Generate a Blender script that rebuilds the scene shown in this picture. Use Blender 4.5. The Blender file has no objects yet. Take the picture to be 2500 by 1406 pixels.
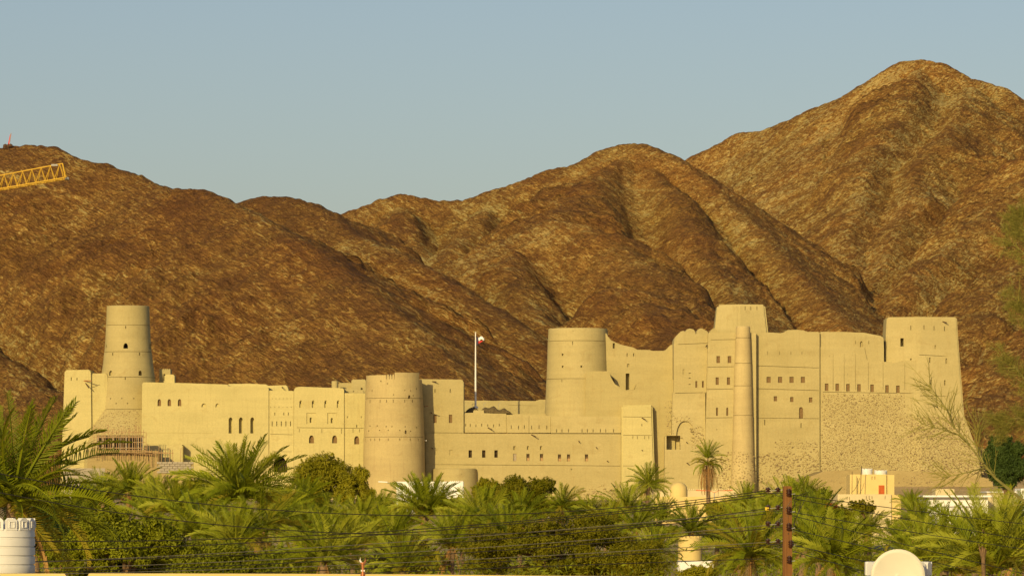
import bpy, bmesh, math, random
import numpy as np
from mathutils import Vector, Matrix, Euler
from mathutils.bvhtree import BVHTree

S = bpy.context.scene
COL = S.collection
rad = math.radians

# ------------------------------------------------------------------ camera, sky, sun, exposure
cam_d = bpy.data.cameras.new('camera')
cam = bpy.data.objects.new('camera', cam_d)
COL.objects.link(cam)
cam.location = (0, 0, 0)
cam.rotation_euler = (rad(90), 0, 0)
cam_d.sensor_width = 36
cam_d.lens = 144.0
cam_d.shift_y = 497 / 2500
cam_d.clip_start = 1
cam_d.clip_end = 30000
S.camera = cam

SUN_EL, SUN_AZ = 17.0, 21.0            # azimuth: degrees left of straight behind the camera
world = bpy.data.worlds.new('World')
S.world = world
world.use_nodes = True
wn = world.node_tree
for n in list(wn.nodes):
    wn.nodes.remove(n)
sky = wn.nodes.new('ShaderNodeTexSky')
sky.sky_type = 'NISHITA'
sky.sun_disc = False
sky.sun_elevation = rad(SUN_EL)
sky.sun_rotation = rad(180 + SUN_AZ)
sky.air_density = 1.0
sky.dust_density = 1.5
sky.ozone_density = 1.0
tint = wn.nodes.new('ShaderNodeMix')
tint.data_type = 'RGBA'; tint.blend_type = 'MULTIPLY'
tint.inputs[0].default_value = 1.0
tint.inputs[7].default_value = (1.0, 0.975, 1.04, 1)
bg = wn.nodes.new('ShaderNodeBackground')
bg.inputs[1].default_value = 0.085
wo = wn.nodes.new('ShaderNodeOutputWorld')
wn.links.new(sky.outputs[0], tint.inputs[6])
wn.links.new(tint.outputs[2], bg.inputs[0])
wn.links.new(bg.outputs[0], wo.inputs[0])

sd = bpy.data.lights.new('sun', 'SUN')
sd.energy = 4.15
sd.angle = rad(0.5)
sd.color = (1.0, 0.78, 0.36)
sun = bpy.data.objects.new('sun', sd)
COL.objects.link(sun)
to_sun = Vector((-math.sin(rad(SUN_AZ)) * math.cos(rad(SUN_EL)),
                 -math.cos(rad(SUN_AZ)) * math.cos(rad(SUN_EL)), math.sin(rad(SUN_EL))))
sun.rotation_euler = to_sun.to_track_quat('Z', 'Y').to_euler()
sun.location = (-300, -500, 300)

S.view_settings.view_transform = 'Standard'
S.view_settings.look = 'None'
S.view_settings.exposure = 0.0
S.view_settings.gamma = 1.0
S.view_settings.use_curve_mapping = False
S.render.engine = 'CYCLES'
S.cycles.max_bounces = 5
S.cycles.diffuse_bounces = 2
S.cycles.transparent_max_bounces = 4
try:
    S.cycles.use_denoising = True
except Exception:
    pass

# ------------------------------------------------------------------ helpers
F, CX, HY = 10000.0, 1250.0, 1200.0      # metres per unit of bearing: x = (px-CX)*D/F


def P(px, py, D):
    return Vector(((px - CX) * D / F, D, (HY - py) * D / F))


def X(px, D): return (px - CX) * D / F
def Z(py, D): return (HY - py) * D / F


def tag(o, label=None, cat=None, group=None, kind=None):
    if label: o['label'] = label
    if cat: o['category'] = cat
    if group: o['group'] = group
    if kind: o['kind'] = kind
    elif cat: o['kind'] = 'thing'
    return o


def link(name, me, mat=None, parent=None, loc=None):
    o = bpy.data.objects.new(name, me)
    COL.objects.link(o)
    if mat is not None and me is not None and len(me.materials) == 0:
        me.materials.append(mat)
    if parent is not None:
        o.parent = parent
    if loc is not None:
        o.location = loc
    return o


def empty(name, loc=(0, 0, 0)):
    o = bpy.data.objects.new(name, None)
    COL.objects.link(o)
    o.location = loc
    o.empty_display_size = 0.3
    return o


class MB:
    """collects shapes into one mesh"""
    def __init__(s):
        s.v = []; s.f = []

    def add(s, vs, fs):
        n = len(s.v)
        s.v += [tuple(v) for v in vs]
        s.f += [tuple(i + n for i in f) for f in fs]
        return s

    def box(s, a, b):
        x0, y0, z0 = a; x1, y1, z1 = b
        return s.add([(x0, y0, z0), (x1, y0, z0), (x1, y1, z0), (x0, y1, z0), (x0, y0, z1), (x1, y0, z1), (x1, y1, z1), (x0, y1, z1)],
                     [(0, 3, 2, 1), (4, 5, 6, 7), (0, 1, 5, 4), (1, 2, 6, 5), (2, 3, 7, 6), (3, 0, 4, 7)])

    def tube(s, pts, rs, n=6, caps=True):
        pts = [Vector(p) for p in pts]
        if not hasattr(rs, '__len__'):
            rs = [rs] * len(pts)
        base = len(s.v)
        for i, p in enumerate(pts):
            d = (pts[min(i + 1, len(pts) - 1)] - pts[max(i - 1, 0)])
            d = d.normalized() if d.length > 1e-9 else Vector((0, 0, 1))
            u = d.cross(Vector((0, 0, 1)))
            if u.length < 1e-3: u = d.cross(Vector((1, 0, 0)))
            u.normalize(); w = u.cross(d)
            for k in range(n):
                a = 2 * math.pi * k / n
                s.v.append(tuple(p + (u * math.cos(a) + w * math.sin(a)) * rs[i]))
        for i in range(len(pts) - 1):
            for k in range(n):
                a = base + i * n + k; b = base + i * n + (k + 1) % n
                s.f.append((a, b, b + n, a + n))
        if caps:
            s.f.append(tuple(base + k for k in range(n))[::-1])
            s.f.append(tuple(base + (len(pts) - 1) * n + k for k in range(n)))
        return s

    def lathe(s, prof, c, n=48):
        """prof [(z, r)] bottom to top, closed with caps"""
        base = len(s.v)
        for z, r in prof:
            for k in range(n):
                a = 2 * math.pi * k / n
                s.v.append((c[0] + r * math.cos(a), c[1] + r * math.sin(a), z))
        for i in range(len(prof) - 1):
            for k in range(n):
                a = base + i * n + k; b = base + i * n + (k + 1) % n
                s.f.append((a, b, b + n, a + n))
        s.f.append(tuple(base + k for k in range(n))[::-1])
        s.f.append(tuple(base + (len(prof) - 1) * n + k for k in range(n)))
        return s

    def prism(s, outline, y0, y1, batter=0.0, zref=0.0):
        """outline [(x,z)] extruded in y; the front leans out towards its foot"""
        A = sum(outline[i][0] * outline[(i + 1) % len(outline)][1] - outline[(i + 1) % len(outline)][0] * outline[i][1] for i in range(len(outline)))
        if A < 0: outline = outline[::-1]
        n = len(outline)
        vs = [(x, y0 + batter * (z - zref), z) for x, z in outline] + [(x, y1, z) for x, z in outline]
        fs = [tuple(range(n)), tuple(range(2 * n - 1, n - 1, -1))]
        for i in range(n):
            j = (i + 1) % n
            fs.append((i, i + n, j + n, j))
        return s.add(vs, fs)

    def mesh(s, name, smooth=None):
        me = bpy.data.meshes.new(name)
        me.from_pydata(s.v, [], s.f)
        me.update()
        if smooth is not None:
            me.polygons.foreach_set('use_smooth', [True] * len(me.polygons))
            me.set_sharp_from_angle(angle=rad(smooth))
        return me

    def build(s, name, mat, parent=None, smooth=None, loc=None):
        return link(name, s.mesh(name, smooth), mat, parent, loc)


def mesh_np(name, V, Fq, smooth=False):
    """fast mesh from numpy arrays; Fq (n,k)"""
    me = bpy.data.meshes.new(name)
    me.vertices.add(len(V)); me.vertices.foreach_set('co', V.astype(np.float32).ravel())
    k = Fq.shape[1]
    me.loops.add(Fq.size); me.loops.foreach_set('vertex_index', Fq.astype(np.int32).ravel())
    me.polygons.add(len(Fq)); me.polygons.foreach_set('loop_start', np.arange(0, Fq.size, k, dtype=np.int32))
    me.polygons.foreach_set('use_smooth', np.full(len(Fq), smooth))
    me.update(calc_edges=True)
    return me


# ------------------------------------------------------------------ numpy noise
_rng = np.random.RandomState(7)
_GA = _rng.rand(256, 256) * 2 * np.pi
_GX, _GY = np.cos(_GA), np.sin(_GA)


def pn(x, y):
    xi = np.floor(x).astype(int); yi = np.floor(y).astype(int)
    xf = x - xi; yf = y - yi
    u = xf * xf * xf * (xf * (xf * 6 - 15) + 10); v = yf * yf * yf * (yf * (yf * 6 - 15) + 10)
    def g(i, j, a, b):
        ii = i & 255; jj = j & 255
        return _GX[ii, jj] * a + _GY[ii, jj] * b
    n00 = g(xi, yi, xf, yf); n10 = g(xi + 1, yi, xf - 1, yf)
    n01 = g(xi, yi + 1, xf, yf - 1); n11 = g(xi + 1, yi + 1, xf - 1, yf - 1)
    return (n00 * (1 - u) + n10 * u) * (1 - v) + (n01 * (1 - u) + n11 * u) * v


def fbm(x, y, o=4, g=0.5):
    s = 0; a = 1.0; f = 1.0
    for i in range(o):
        s = s + a * pn(x * f + 17.3 * i, y * f + 5.1 * i); a *= g; f *= 2.03
    return s


def ridged(x, y, o=4, g=0.5):
    s = 0; a = 1.0; f = 1.0
    for i in range(o):
        s = s + a * (1 - 2.4 * np.abs(pn(x * f + 31.7 * i, y * f + 9.2 * i))); a *= g; f *= 2.07
    return s


# ------------------------------------------------------------------ materials
def new_mat(name):
    m = bpy.data.materials.new(name)
    m.use_nodes = True
    nt = m.node_tree
    b = nt.nodes['Principled BSDF']
    b.inputs['Specular IOR Level'].default_value = 0.2
    return m, nt, b


def node(nt, t, **kw):
    n = nt.nodes.new(t)
    for k, v in kw.items():
        if k.startswith('i_'):
            n.inputs[int(k[2:])].default_value = v
        else:
            setattr(n, k, v)
    return n


def ramp(nt, stops, interp='LINEAR'):
    r = nt.nodes.new('ShaderNodeValToRGB')
    r.color_ramp.interpolation = interp
    el = r.color_ramp.elements
    el[0].position = stops[0][0]; el[0].color = (*stops[0][1], 1)
    el[1].position = stops[1][0]; el[1].color = (*stops[1][1], 1)
    for p, c in stops[2:]:
        e = el.new(p); e.color = (*c, 1)
    return r


def mapping(nt, scale, rot=(0, 0, 0), src='position'):
    if src == 'position':
        g = nt.nodes.new('ShaderNodeNewGeometry'); out = g.outputs['Position']
    else:
        g = nt.nodes.new('ShaderNodeTexCoord'); out = g.outputs['Object']
    m = nt.nodes.new('ShaderNodeMapping'); m.vector_type = 'TEXTURE'
    m.inputs['Rotation'].default_value = rot
    m.inputs['Scale'].default_value = scale
    nt.links.new(out, m.inputs['Vector'])
    return m.outputs[0]


def noise(nt, vec, scale, detail=4, rough=0.55, dist=0.0):
    n = nt.nodes.new('ShaderNodeTexNoise')
    n.inputs['Scale'].default_value = scale
    n.inputs['Detail'].default_value = detail
    n.inputs['Roughness'].default_value = rough
    n.inputs['Distortion'].default_value = dist
    if vec is not None: nt.links.new(vec, n.inputs['Vector'])
    return n.outputs['Fac']


def mixc(nt, fac, a, b, mode='MIX'):
    m = nt.nodes.new('ShaderNodeMix'); m.data_type = 'RGBA'; m.blend_type = mode
    for idx, v in ((0, fac), (6, a), (7, b)):
        if hasattr(v, 'is_linked') or isinstance(v, bpy.types.NodeSocket): nt.links.new(v, m.inputs[idx])
        elif idx == 0: m.inputs[0].default_value = v
        else: m.inputs[idx].default_value = (*v, 1)
    return m.outputs[2]


def mathn(nt, op, a, b=0.0, clamp=False):
    m = nt.nodes.new('ShaderNodeMath'); m.operation = op; m.use_clamp = clamp
    for i, v in ((0, a), (1, b)):
        if isinstance(v, bpy.types.NodeSocket): nt.links.new(v, m.inputs[i])
        else: m.inputs[i].default_value = v
    return m.outputs[0]


def bump(nt, b, h, strength, dist):
    n = nt.nodes.new('ShaderNodeBump')
    n.inputs['Strength'].default_value = strength
    n.inputs['Distance'].default_value = dist
    nt.links.new(h, n.inputs['Height'])
    nt.links.new(n.outputs[0], b.inputs['Normal'])


def mud_mat(name, c1, c2, stain=(0.33, 0.24, 0.09), rough=0.9):
    """sun-dried mud plaster: broad patches, faint lifts of plaster, rain streaks, trowel relief"""
    m, nt, b = new_mat(name)
    big = noise(nt, mapping(nt, (9, 9, 6)), 1.0, 4, 0.6, 0.4)
    r1 = ramp(nt, [(0.30, c1), (0.70, c2)])
    nt.links.new(big, r1.inputs[0])
    streak = noise(nt, mapping(nt, (0.45, 0.45, 8.0)), 1.0, 3, 0.6)
    r2 = ramp(nt, [(0.54, (0, 0, 0)), (0.80, (1, 1, 1))])
    nt.links.new(streak, r2.inputs[0])
    lifts = noise(nt, mapping(nt, (14, 14, 0.9)), 1.0, 2, 0.5)
    r3 = ramp(nt, [(0.35, (0.97, 0.97, 0.97)), (0.65, (1.02, 1.02, 1.02))])
    nt.links.new(lifts, r3.inputs[0])
    st = mathn(nt, 'MULTIPLY', r2.outputs[0], 0.34)
    c = mixc(nt, st, r1.outputs[0], stain)
    c = mixc(nt, 1.0, c, r3.outputs[0], 'MULTIPLY')
    fine = noise(nt, mapping(nt, (0.35, 0.35, 0.3)), 1.0, 5, 0.7)
    r4 = ramp(nt, [(0.3, (0.90, 0.90, 0.90)), (0.7, (1.07, 1.07, 1.07))])
    nt.links.new(fine, r4.inputs[0])
    c = mixc(nt, 1.0, c, r4.outputs[0], 'MULTIPLY')
    oi = nt.nodes.new('ShaderNodeObjectInfo')
    r5 = ramp(nt, [(0.0, (0.95, 0.94, 0.92)), (1.0, (1.04, 1.03, 1.03))])
    nt.links.new(oi.outputs['Random'], r5.inputs[0])
    c = mixc(nt, 1.0, c, r5.outputs[0], 'MULTIPLY')
    pat = noise(nt, mapping(nt, (4.5, 4.5, 3.0)), 1.0, 5, 0.55, 1.2)
    r6 = ramp(nt, [(0.60, (1, 1, 1)), (0.66, (0.94, 0.92, 0.90))])
    nt.links.new(pat, r6.inputs[0])
    c = mixc(nt, 1.0, c, r6.outputs[0], 'MULTIPLY')
    nt.links.new(c, b.inputs['Base Color'])
    b.inputs['Roughness'].default_value = rough
    rel = noise(nt, mapping(nt, (1.5, 1.5, 1.2)), 1.0, 6, 0.62, 0.3)
    bump(nt, b, rel, 0.36, 0.2)
    return m


def plain(name, c, rough=0.6, var=0.12, scale=3.0, metal=0.0, bmp=0.0):
    m, nt, b = new_mat(name)
    n = noise(nt, mapping(nt, (1, 1, 1)), scale, 4, 0.6)
    lo = tuple(max(0, x * (1 - var)) for x in c); hi = tuple(min(1, x * (1 + var)) for x in c)
    r = ramp(nt, [(0.3, lo), (0.7, hi)])
    nt.links.new(n, r.inputs[0]); nt.links.new(r.outputs[0], b.inputs['Base Color'])
    b.inputs['Roughness'].default_value = rough
    b.inputs['Metallic'].default_value = metal
    if bmp: bump(nt, b, n, 0.5, bmp)
    return m


def leaf_mat(name, c1, c2, trans=0.3, rough=0.55):
    m, nt, b = new_mat(name)
    oi = nt.nodes.new('ShaderNodeObjectInfo')
    n = noise(nt, mapping(nt, (1.2, 1.2, 1.2)), 1.0, 3, 0.6)
    f = mathn(nt, 'MULTIPLY', oi.outputs['Random'], 0.5)
    f = mathn(nt, 'ADD', f, mathn(nt, 'MULTIPLY', n, 1.5))
    f = mathn(nt, 'SUBTRACT', f, 0.5, True)
    c = mixc(nt, f, c1, c2)
    nt.links.new(c, b.inputs['Base Color'])
    b.inputs['Roughness'].default_value = rough
    b.inputs['Specular IOR Level'].default_value = 0.12
    tr = nt.nodes.new('ShaderNodeBsdfTranslucent')
    nt.links.new(mixc(nt, 1.0, c, (1.1, 1.25, 0.6), 'MULTIPLY'), tr.inputs['Color'])
    mx = nt.nodes.new('ShaderNodeMixShader'); mx.inputs[0].default_value = trans
    out = nt.nodes['Material Output']
    nt.links.new(b.outputs[0], mx.inputs[1]); nt.links.new(tr.outputs[0], mx.inputs[2])
    nt.links.new(mx.outputs[0], out.inputs['Surface'])
    return m


M = {}
M['mud'] = mud_mat('mud_plaster', (0.405, 0.336, 0.152), (0.46, 0.384, 0.18))
M['mud_gold'] = mud_mat('golden_mud_plaster', (0.48, 0.415, 0.18), (0.54, 0.463, 0.205))
M['mud_pale'] = mud_mat('pale_worn_mud_plaster', (0.44, 0.345, 0.165), (0.52, 0.42, 0.20), (0.29, 0.20, 0.10))
M['mud_far'] = mud_mat('ochre_mud_plaster', (0.40, 0.33, 0.145), (0.445, 0.37, 0.165))
M['earth'] = mud_mat('brown_earth_plaster', (0.335, 0.255, 0.11), (0.395, 0.305, 0.135))
M['wood'] = plain('weathered_shutter_wood', (0.21, 0.13, 0.055), 0.8, 0.3, 6)
M['dark_wood'] = plain('dark_timber', (0.09, 0.05, 0.028), 0.85, 0.3, 6)
M['dark'] = plain('painted_interior_shade', (0.025, 0.018, 0.012), 0.95)  # near-black colour stands in for the shade inside openings
M['pole_wood'] = plain('bare_scaffold_pole_wood', (0.42, 0.27, 0.13), 0.8, 0.25, 9)
M['white'] = plain('white_paint', (0.78, 0.76, 0.72), 0.55, 0.05, 1.5)
M['tank'] = plain('white_tank_plastic', (0.72, 0.70, 0.66), 0.4, 0.05, 4)
M['dish'] = plain('cream_dish_paint', (0.66, 0.62, 0.50), 0.45, 0.04, 2)
M['cream'] = plain('cream_painted_render', (0.62, 0.51, 0.29), 0.85, 0.06, 0.8)
M['yellow_wall'] = plain('yellow_painted_render', (0.66, 0.50, 0.20), 0.85, 0.06, 0.8)
M['orange'] = plain('orange_door_paint', (0.46, 0.10, 0.02), 0.6, 0.1)
M['crane'] = plain('yellow_crane_paint', (0.60, 0.36, 0.035), 0.5, 0.1, 2)
M['red_cloth'] = plain('red_flag_cloth', (0.62, 0.05, 0.05), 0.8, 0.1)
M['white_cloth'] = plain('white_flag_cloth', (0.8, 0.8, 0.8), 0.8, 0.05)
M['green_cloth'] = plain('dark_flag_cloth', (0.07, 0.06, 0.10), 0.8, 0.1)
M['ceramic'] = plain('brown_glazed_ceramic', (0.045, 0.018, 0.012), 0.25, 0.1)
M['steel'] = plain('galvanised_steel', (0.35, 0.34, 0.32), 0.5, 0.1)
M['wire'] = plain('weathered_black_cable', (0.045, 0.038, 0.028), 0.6, 0.2)
M['wire_pale'] = plain('grey_bare_cable', (0.20, 0.18, 0.13), 0.5, 0.2)
M['copper'] = plain('copper_paint', (0.50, 0.20, 0.09), 0.3, 0.1, 9, 0.6)
M['lamp_red'] = plain('orange_lamp_housing', (0.65, 0.16, 0.06), 0.5)
M['bark'] = plain('palm_bark', (0.20, 0.13, 0.07), 0.95, 0.35, 7, 0, 0.05)
M['block'] = plain('grey_concrete_block', (0.36, 0.31, 0.23), 0.95, 0.2, 4)
M['plastic_yellow'] = plain('yellow_plastic', (0.6, 0.42, 0.03), 0.5)

# utility pole timber with vertical grain
m_, nt_, b_ = new_mat('red_brown_pole_timber')
g_ = noise(nt_, mapping(nt_, (0.03, 0.03, 1.2)), 1.0, 4, 0.6)
r_ = ramp(nt_, [(0.3, (0.12, 0.050, 0.014)), (0.72, (0.23, 0.105, 0.030))])
nt_.links.new(g_, r_.inputs[0]); nt_.links.new(r_.outputs[0], b_.inputs['Base Color'])
b_.inputs['Roughness'].default_value = 0.8
bump(nt_, b_, g_, 0.5, 0.02)
M['pole'] = m_

# rubble stones
m_, nt_, b_ = new_mat('field_stone')
g_ = nt_.nodes.new('ShaderNodeNewGeometry')
r_ = ramp(nt_, [(0.0, (0.19, 0.135, 0.07)), (0.3, (0.29, 0.215, 0.105)), (0.6, (0.37, 0.29, 0.13)), (1.0, (0.43, 0.35, 0.16))])
nt_.links.new(g_.outputs['Random Per Island'], r_.inputs[0]); nt_.links.new(r_.outputs[0], b_.inputs['Base Color'])
b_.inputs['Roughness'].default_value = 0.9
M['stone'] = m_

M['frond'] = leaf_mat('palm_leaf', (0.115, 0.15, 0.006), (0.26, 0.275, 0.011), 0.12)
M['frond_pale'] = leaf_mat('pale_palm_leaf', (0.20, 0.225, 0.016), (0.33, 0.325, 0.026), 0.12)
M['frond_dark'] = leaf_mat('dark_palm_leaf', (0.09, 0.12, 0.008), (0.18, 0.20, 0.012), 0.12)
M['frond_gold'] = leaf_mat('yellowing_palm_leaf', (0.21, 0.19, 0.015), (0.31, 0.24, 0.02), 0.3)
M['frond_dead'] = leaf_mat('dead_palm_leaf', (0.28, 0.14, 0.04), (0.42, 0.25, 0.09), 0.15, 0.8)
M['olive'] = leaf_mat('olive_tree_leaf', (0.16, 0.155, 0.006), (0.33, 0.28, 0.012), 0.12)
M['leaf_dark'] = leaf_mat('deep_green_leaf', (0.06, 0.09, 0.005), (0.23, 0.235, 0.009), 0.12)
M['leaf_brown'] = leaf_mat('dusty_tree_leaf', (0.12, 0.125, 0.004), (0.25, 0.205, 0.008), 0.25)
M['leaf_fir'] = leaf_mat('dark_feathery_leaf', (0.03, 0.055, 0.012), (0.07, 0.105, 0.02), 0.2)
M['twig'] = leaf_mat('green_twig', (0.19, 0.175, 0.03), (0.30, 0.26, 0.06), 0.2)
M['blossom'] = leaf_mat('red_bract', (0.40, 0.07, 0.02), (0.5, 0.14, 0.03), 0.2)
M['branch'] = plain('branch_bark', (0.16, 0.10, 0.05), 0.9, 0.3, 8)
M['branch_green'] = plain('green_branch_bark', (0.20, 0.18, 0.05), 0.85, 0.3, 8)


def mountain_mat():
    m, nt, b = new_mat('desert_rock')
    at = nt.nodes.new('ShaderNodeAttribute'); at.attribute_name = 'side'
    lay = nt.nodes.new('ShaderNodeAttribute'); lay.attribute_name = 'pale'
    def strat(ang, sx, sz):
        return mapping(nt, (sx, 60, sz), (0, rad(ang), 0))
    # bedding that dips to the right on the left hills, to the left on the right mountain
    a1 = noise(nt, strat(38, 70, 11), 1.0, 5, 0.62, 0.9)
    a2 = noise(nt, strat(-42, 60, 14), 1.0, 5, 0.62, 0.9)
    mm = nt.nodes.new('ShaderNodeMix'); nt.links.new(at.outputs['Fac'], mm.inputs[0])
    nt.links.new(a1, mm.inputs[2]); nt.links.new(a2, mm.inputs[3])
    band = mm.outputs[0]
    f1 = noise(nt, strat(30, 4.6, 1.3), 1.0, 4, 0.62, 1.4)
    f2 = noise(nt, strat(-30, 5.0, 2.0), 1.0, 4, 0.62, 1.8)
    m2 = nt.nodes.new('ShaderNodeMix'); nt.links.new(at.outputs['Fac'], m2.inputs[0])
    nt.links.new(f1, m2.inputs[2]); nt.links.new(f2, m2.inputs[3])
    fine = m2.outputs[0]
    blot = noise(nt, mapping(nt, (45, 45, 38)), 1.0, 5, 0.6, 0.6)
    k = mathn(nt, 'ADD', mathn(nt, 'MULTIPLY', band, 0.55), mathn(nt, 'MULTIPLY', fine, 1.0))
    k = mathn(nt, 'ADD', k, mathn(nt, 'MULTIPLY', blot, 0.30))
    grain = noise(nt, mapping(nt, (1.6, 1.6, 1.1)), 1.0, 3, 0.6, 0.8)
    k = mathn(nt, 'ADD', k, mathn(nt, 'MULTIPLY', grain, 0.50))
    k = mathn(nt, 'ADD', k, mathn(nt, 'MULTIPLY', mathn(nt, 'SUBTRACT', lay.outputs['Fac'], 0.5), 0.13))
    k = mathn(nt, 'SUBTRACT', k, 0.70)
    r = ramp(nt, [(0.33, (0.168, 0.082, 0.029)), (0.42, (0.232, 0.117, 0.033)), (0.50, (0.290, 0.155, 0.041)),
                  (0.56, (0.375, 0.222, 0.058)), (0.62, (0.46, 0.32, 0.10)), (0.72, (0.56, 0.43, 0.165))])
    nt.links.new(k, r.inputs[0])
    cr1 = mathn(nt, 'ABSOLUTE', mathn(nt, 'SUBTRACT', noise(nt, mapping(nt, (13, 13, 8)), 1.0, 5, 0.65, 1.5), 0.5))
    rc = ramp(nt, [(0.0, (0.62, 0.57, 0.54)), (0.024, (1, 1, 1))])
    nt.links.new(cr1, rc.inputs[0])
    # rusty and grey-green rock types
    t = noise(nt, mapping(nt, (120, 120, 80)), 1.0, 3, 0.5, 0.5)
    rr = ramp(nt, [(0.36, (1.03, 0.96, 0.92)), (0.5, (1, 1, 1)), (0.66, (0.98, 1.0, 0.97))])
    nt.links.new(t, rr.inputs[0])
    c = mixc(nt, 1.0, r.outputs[0], rr.outputs[0], 'MULTIPLY')
    c = mixc(nt, 1.0, c, rc.outputs[0], 'MULTIPLY')
    nt.links.new(c, b.inputs['Base Color'])
    b.inputs['Roughness'].default_value = 0.95
    b.inputs['Specular IOR Level'].default_value = 0.1
    rough = noise(nt, mapping(nt, (7, 7, 5)), 1.0, 8, 0.68, 0.5)
    h = mathn(nt, 'ADD', mathn(nt, 'MULTIPLY', fine, 0.5), rough)
    bump(nt, b, h, 1.0, 3.6)
    return m


M['rock'] = mountain_mat()

m_, nt_, b_ = new_mat('dry_gravel_ground')
n1_ = noise(nt_, mapping(nt_, (12, 12, 12)), 1.0, 6, 0.65)
r_ = ramp(nt_, [(0.3, (0.38, 0.26, 0.12)), (0.7, (0.56, 0.41, 0.20))])
nt_.links.new(n1_, r_.inputs[0]); nt_.links.new(r_.outputs[0], b_.inputs['Base Color'])
b_.inputs['Roughness'].default_value = 0.95
bump(nt_, b_, noise(nt_, mapping(nt_, (0.8, 0.8, 0.8)), 1.0, 6, 0.7), 0.8, 0.3)
M['ground'] = m_


# ------------------------------------------------------------------ ground
def sstep(a, b, x):
    t = np.clip((x - a) / (b - a), 0, 1)
    return t * t * (3 - 2 * t)


def gz(x, y):
    x = np.asarray(x, float); y = np.asarray(y, float)
    z = -8.5 + 6.5 * sstep(480, 930, y)
    z = z + 5.0 * sstep(72, 90, x) * sstep(935, 985, y)                # mound under the big eastern tower
    z = z + 0.35 * fbm(x / 25, y / 25, 3) * sstep(300, 900, y)
    return z


def G(x, y): return float(gz(x, y))


ys = np.concatenate([np.linspace(-400, 300, 15), np.linspace(320, 1100, 160), np.linspace(1150, 2600, 20), np.linspace(3200, 14000, 12)])
xs = np.concatenate([np.linspace(-9000, -260, 14), np.linspace(-240, 240, 140), np.linspace(260, 9000, 14)])
GXX, GYY = np.meshgrid(xs, ys)
V = np.stack([GXX, GYY, gz(GXX, GYY)], -1).reshape(-1, 3)
nx, ny = len(xs), len(ys)
I = np.arange(nx * ny).reshape(ny, nx)
Q = np.stack([I[:-1, :-1], I[:-1, 1:], I[1:, 1:], I[1:, :-1]], -1).reshape(-1, 4)
tag(link('ground', mesh_np('ground', V, Q, True), M['ground']), kind='structure')

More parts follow.
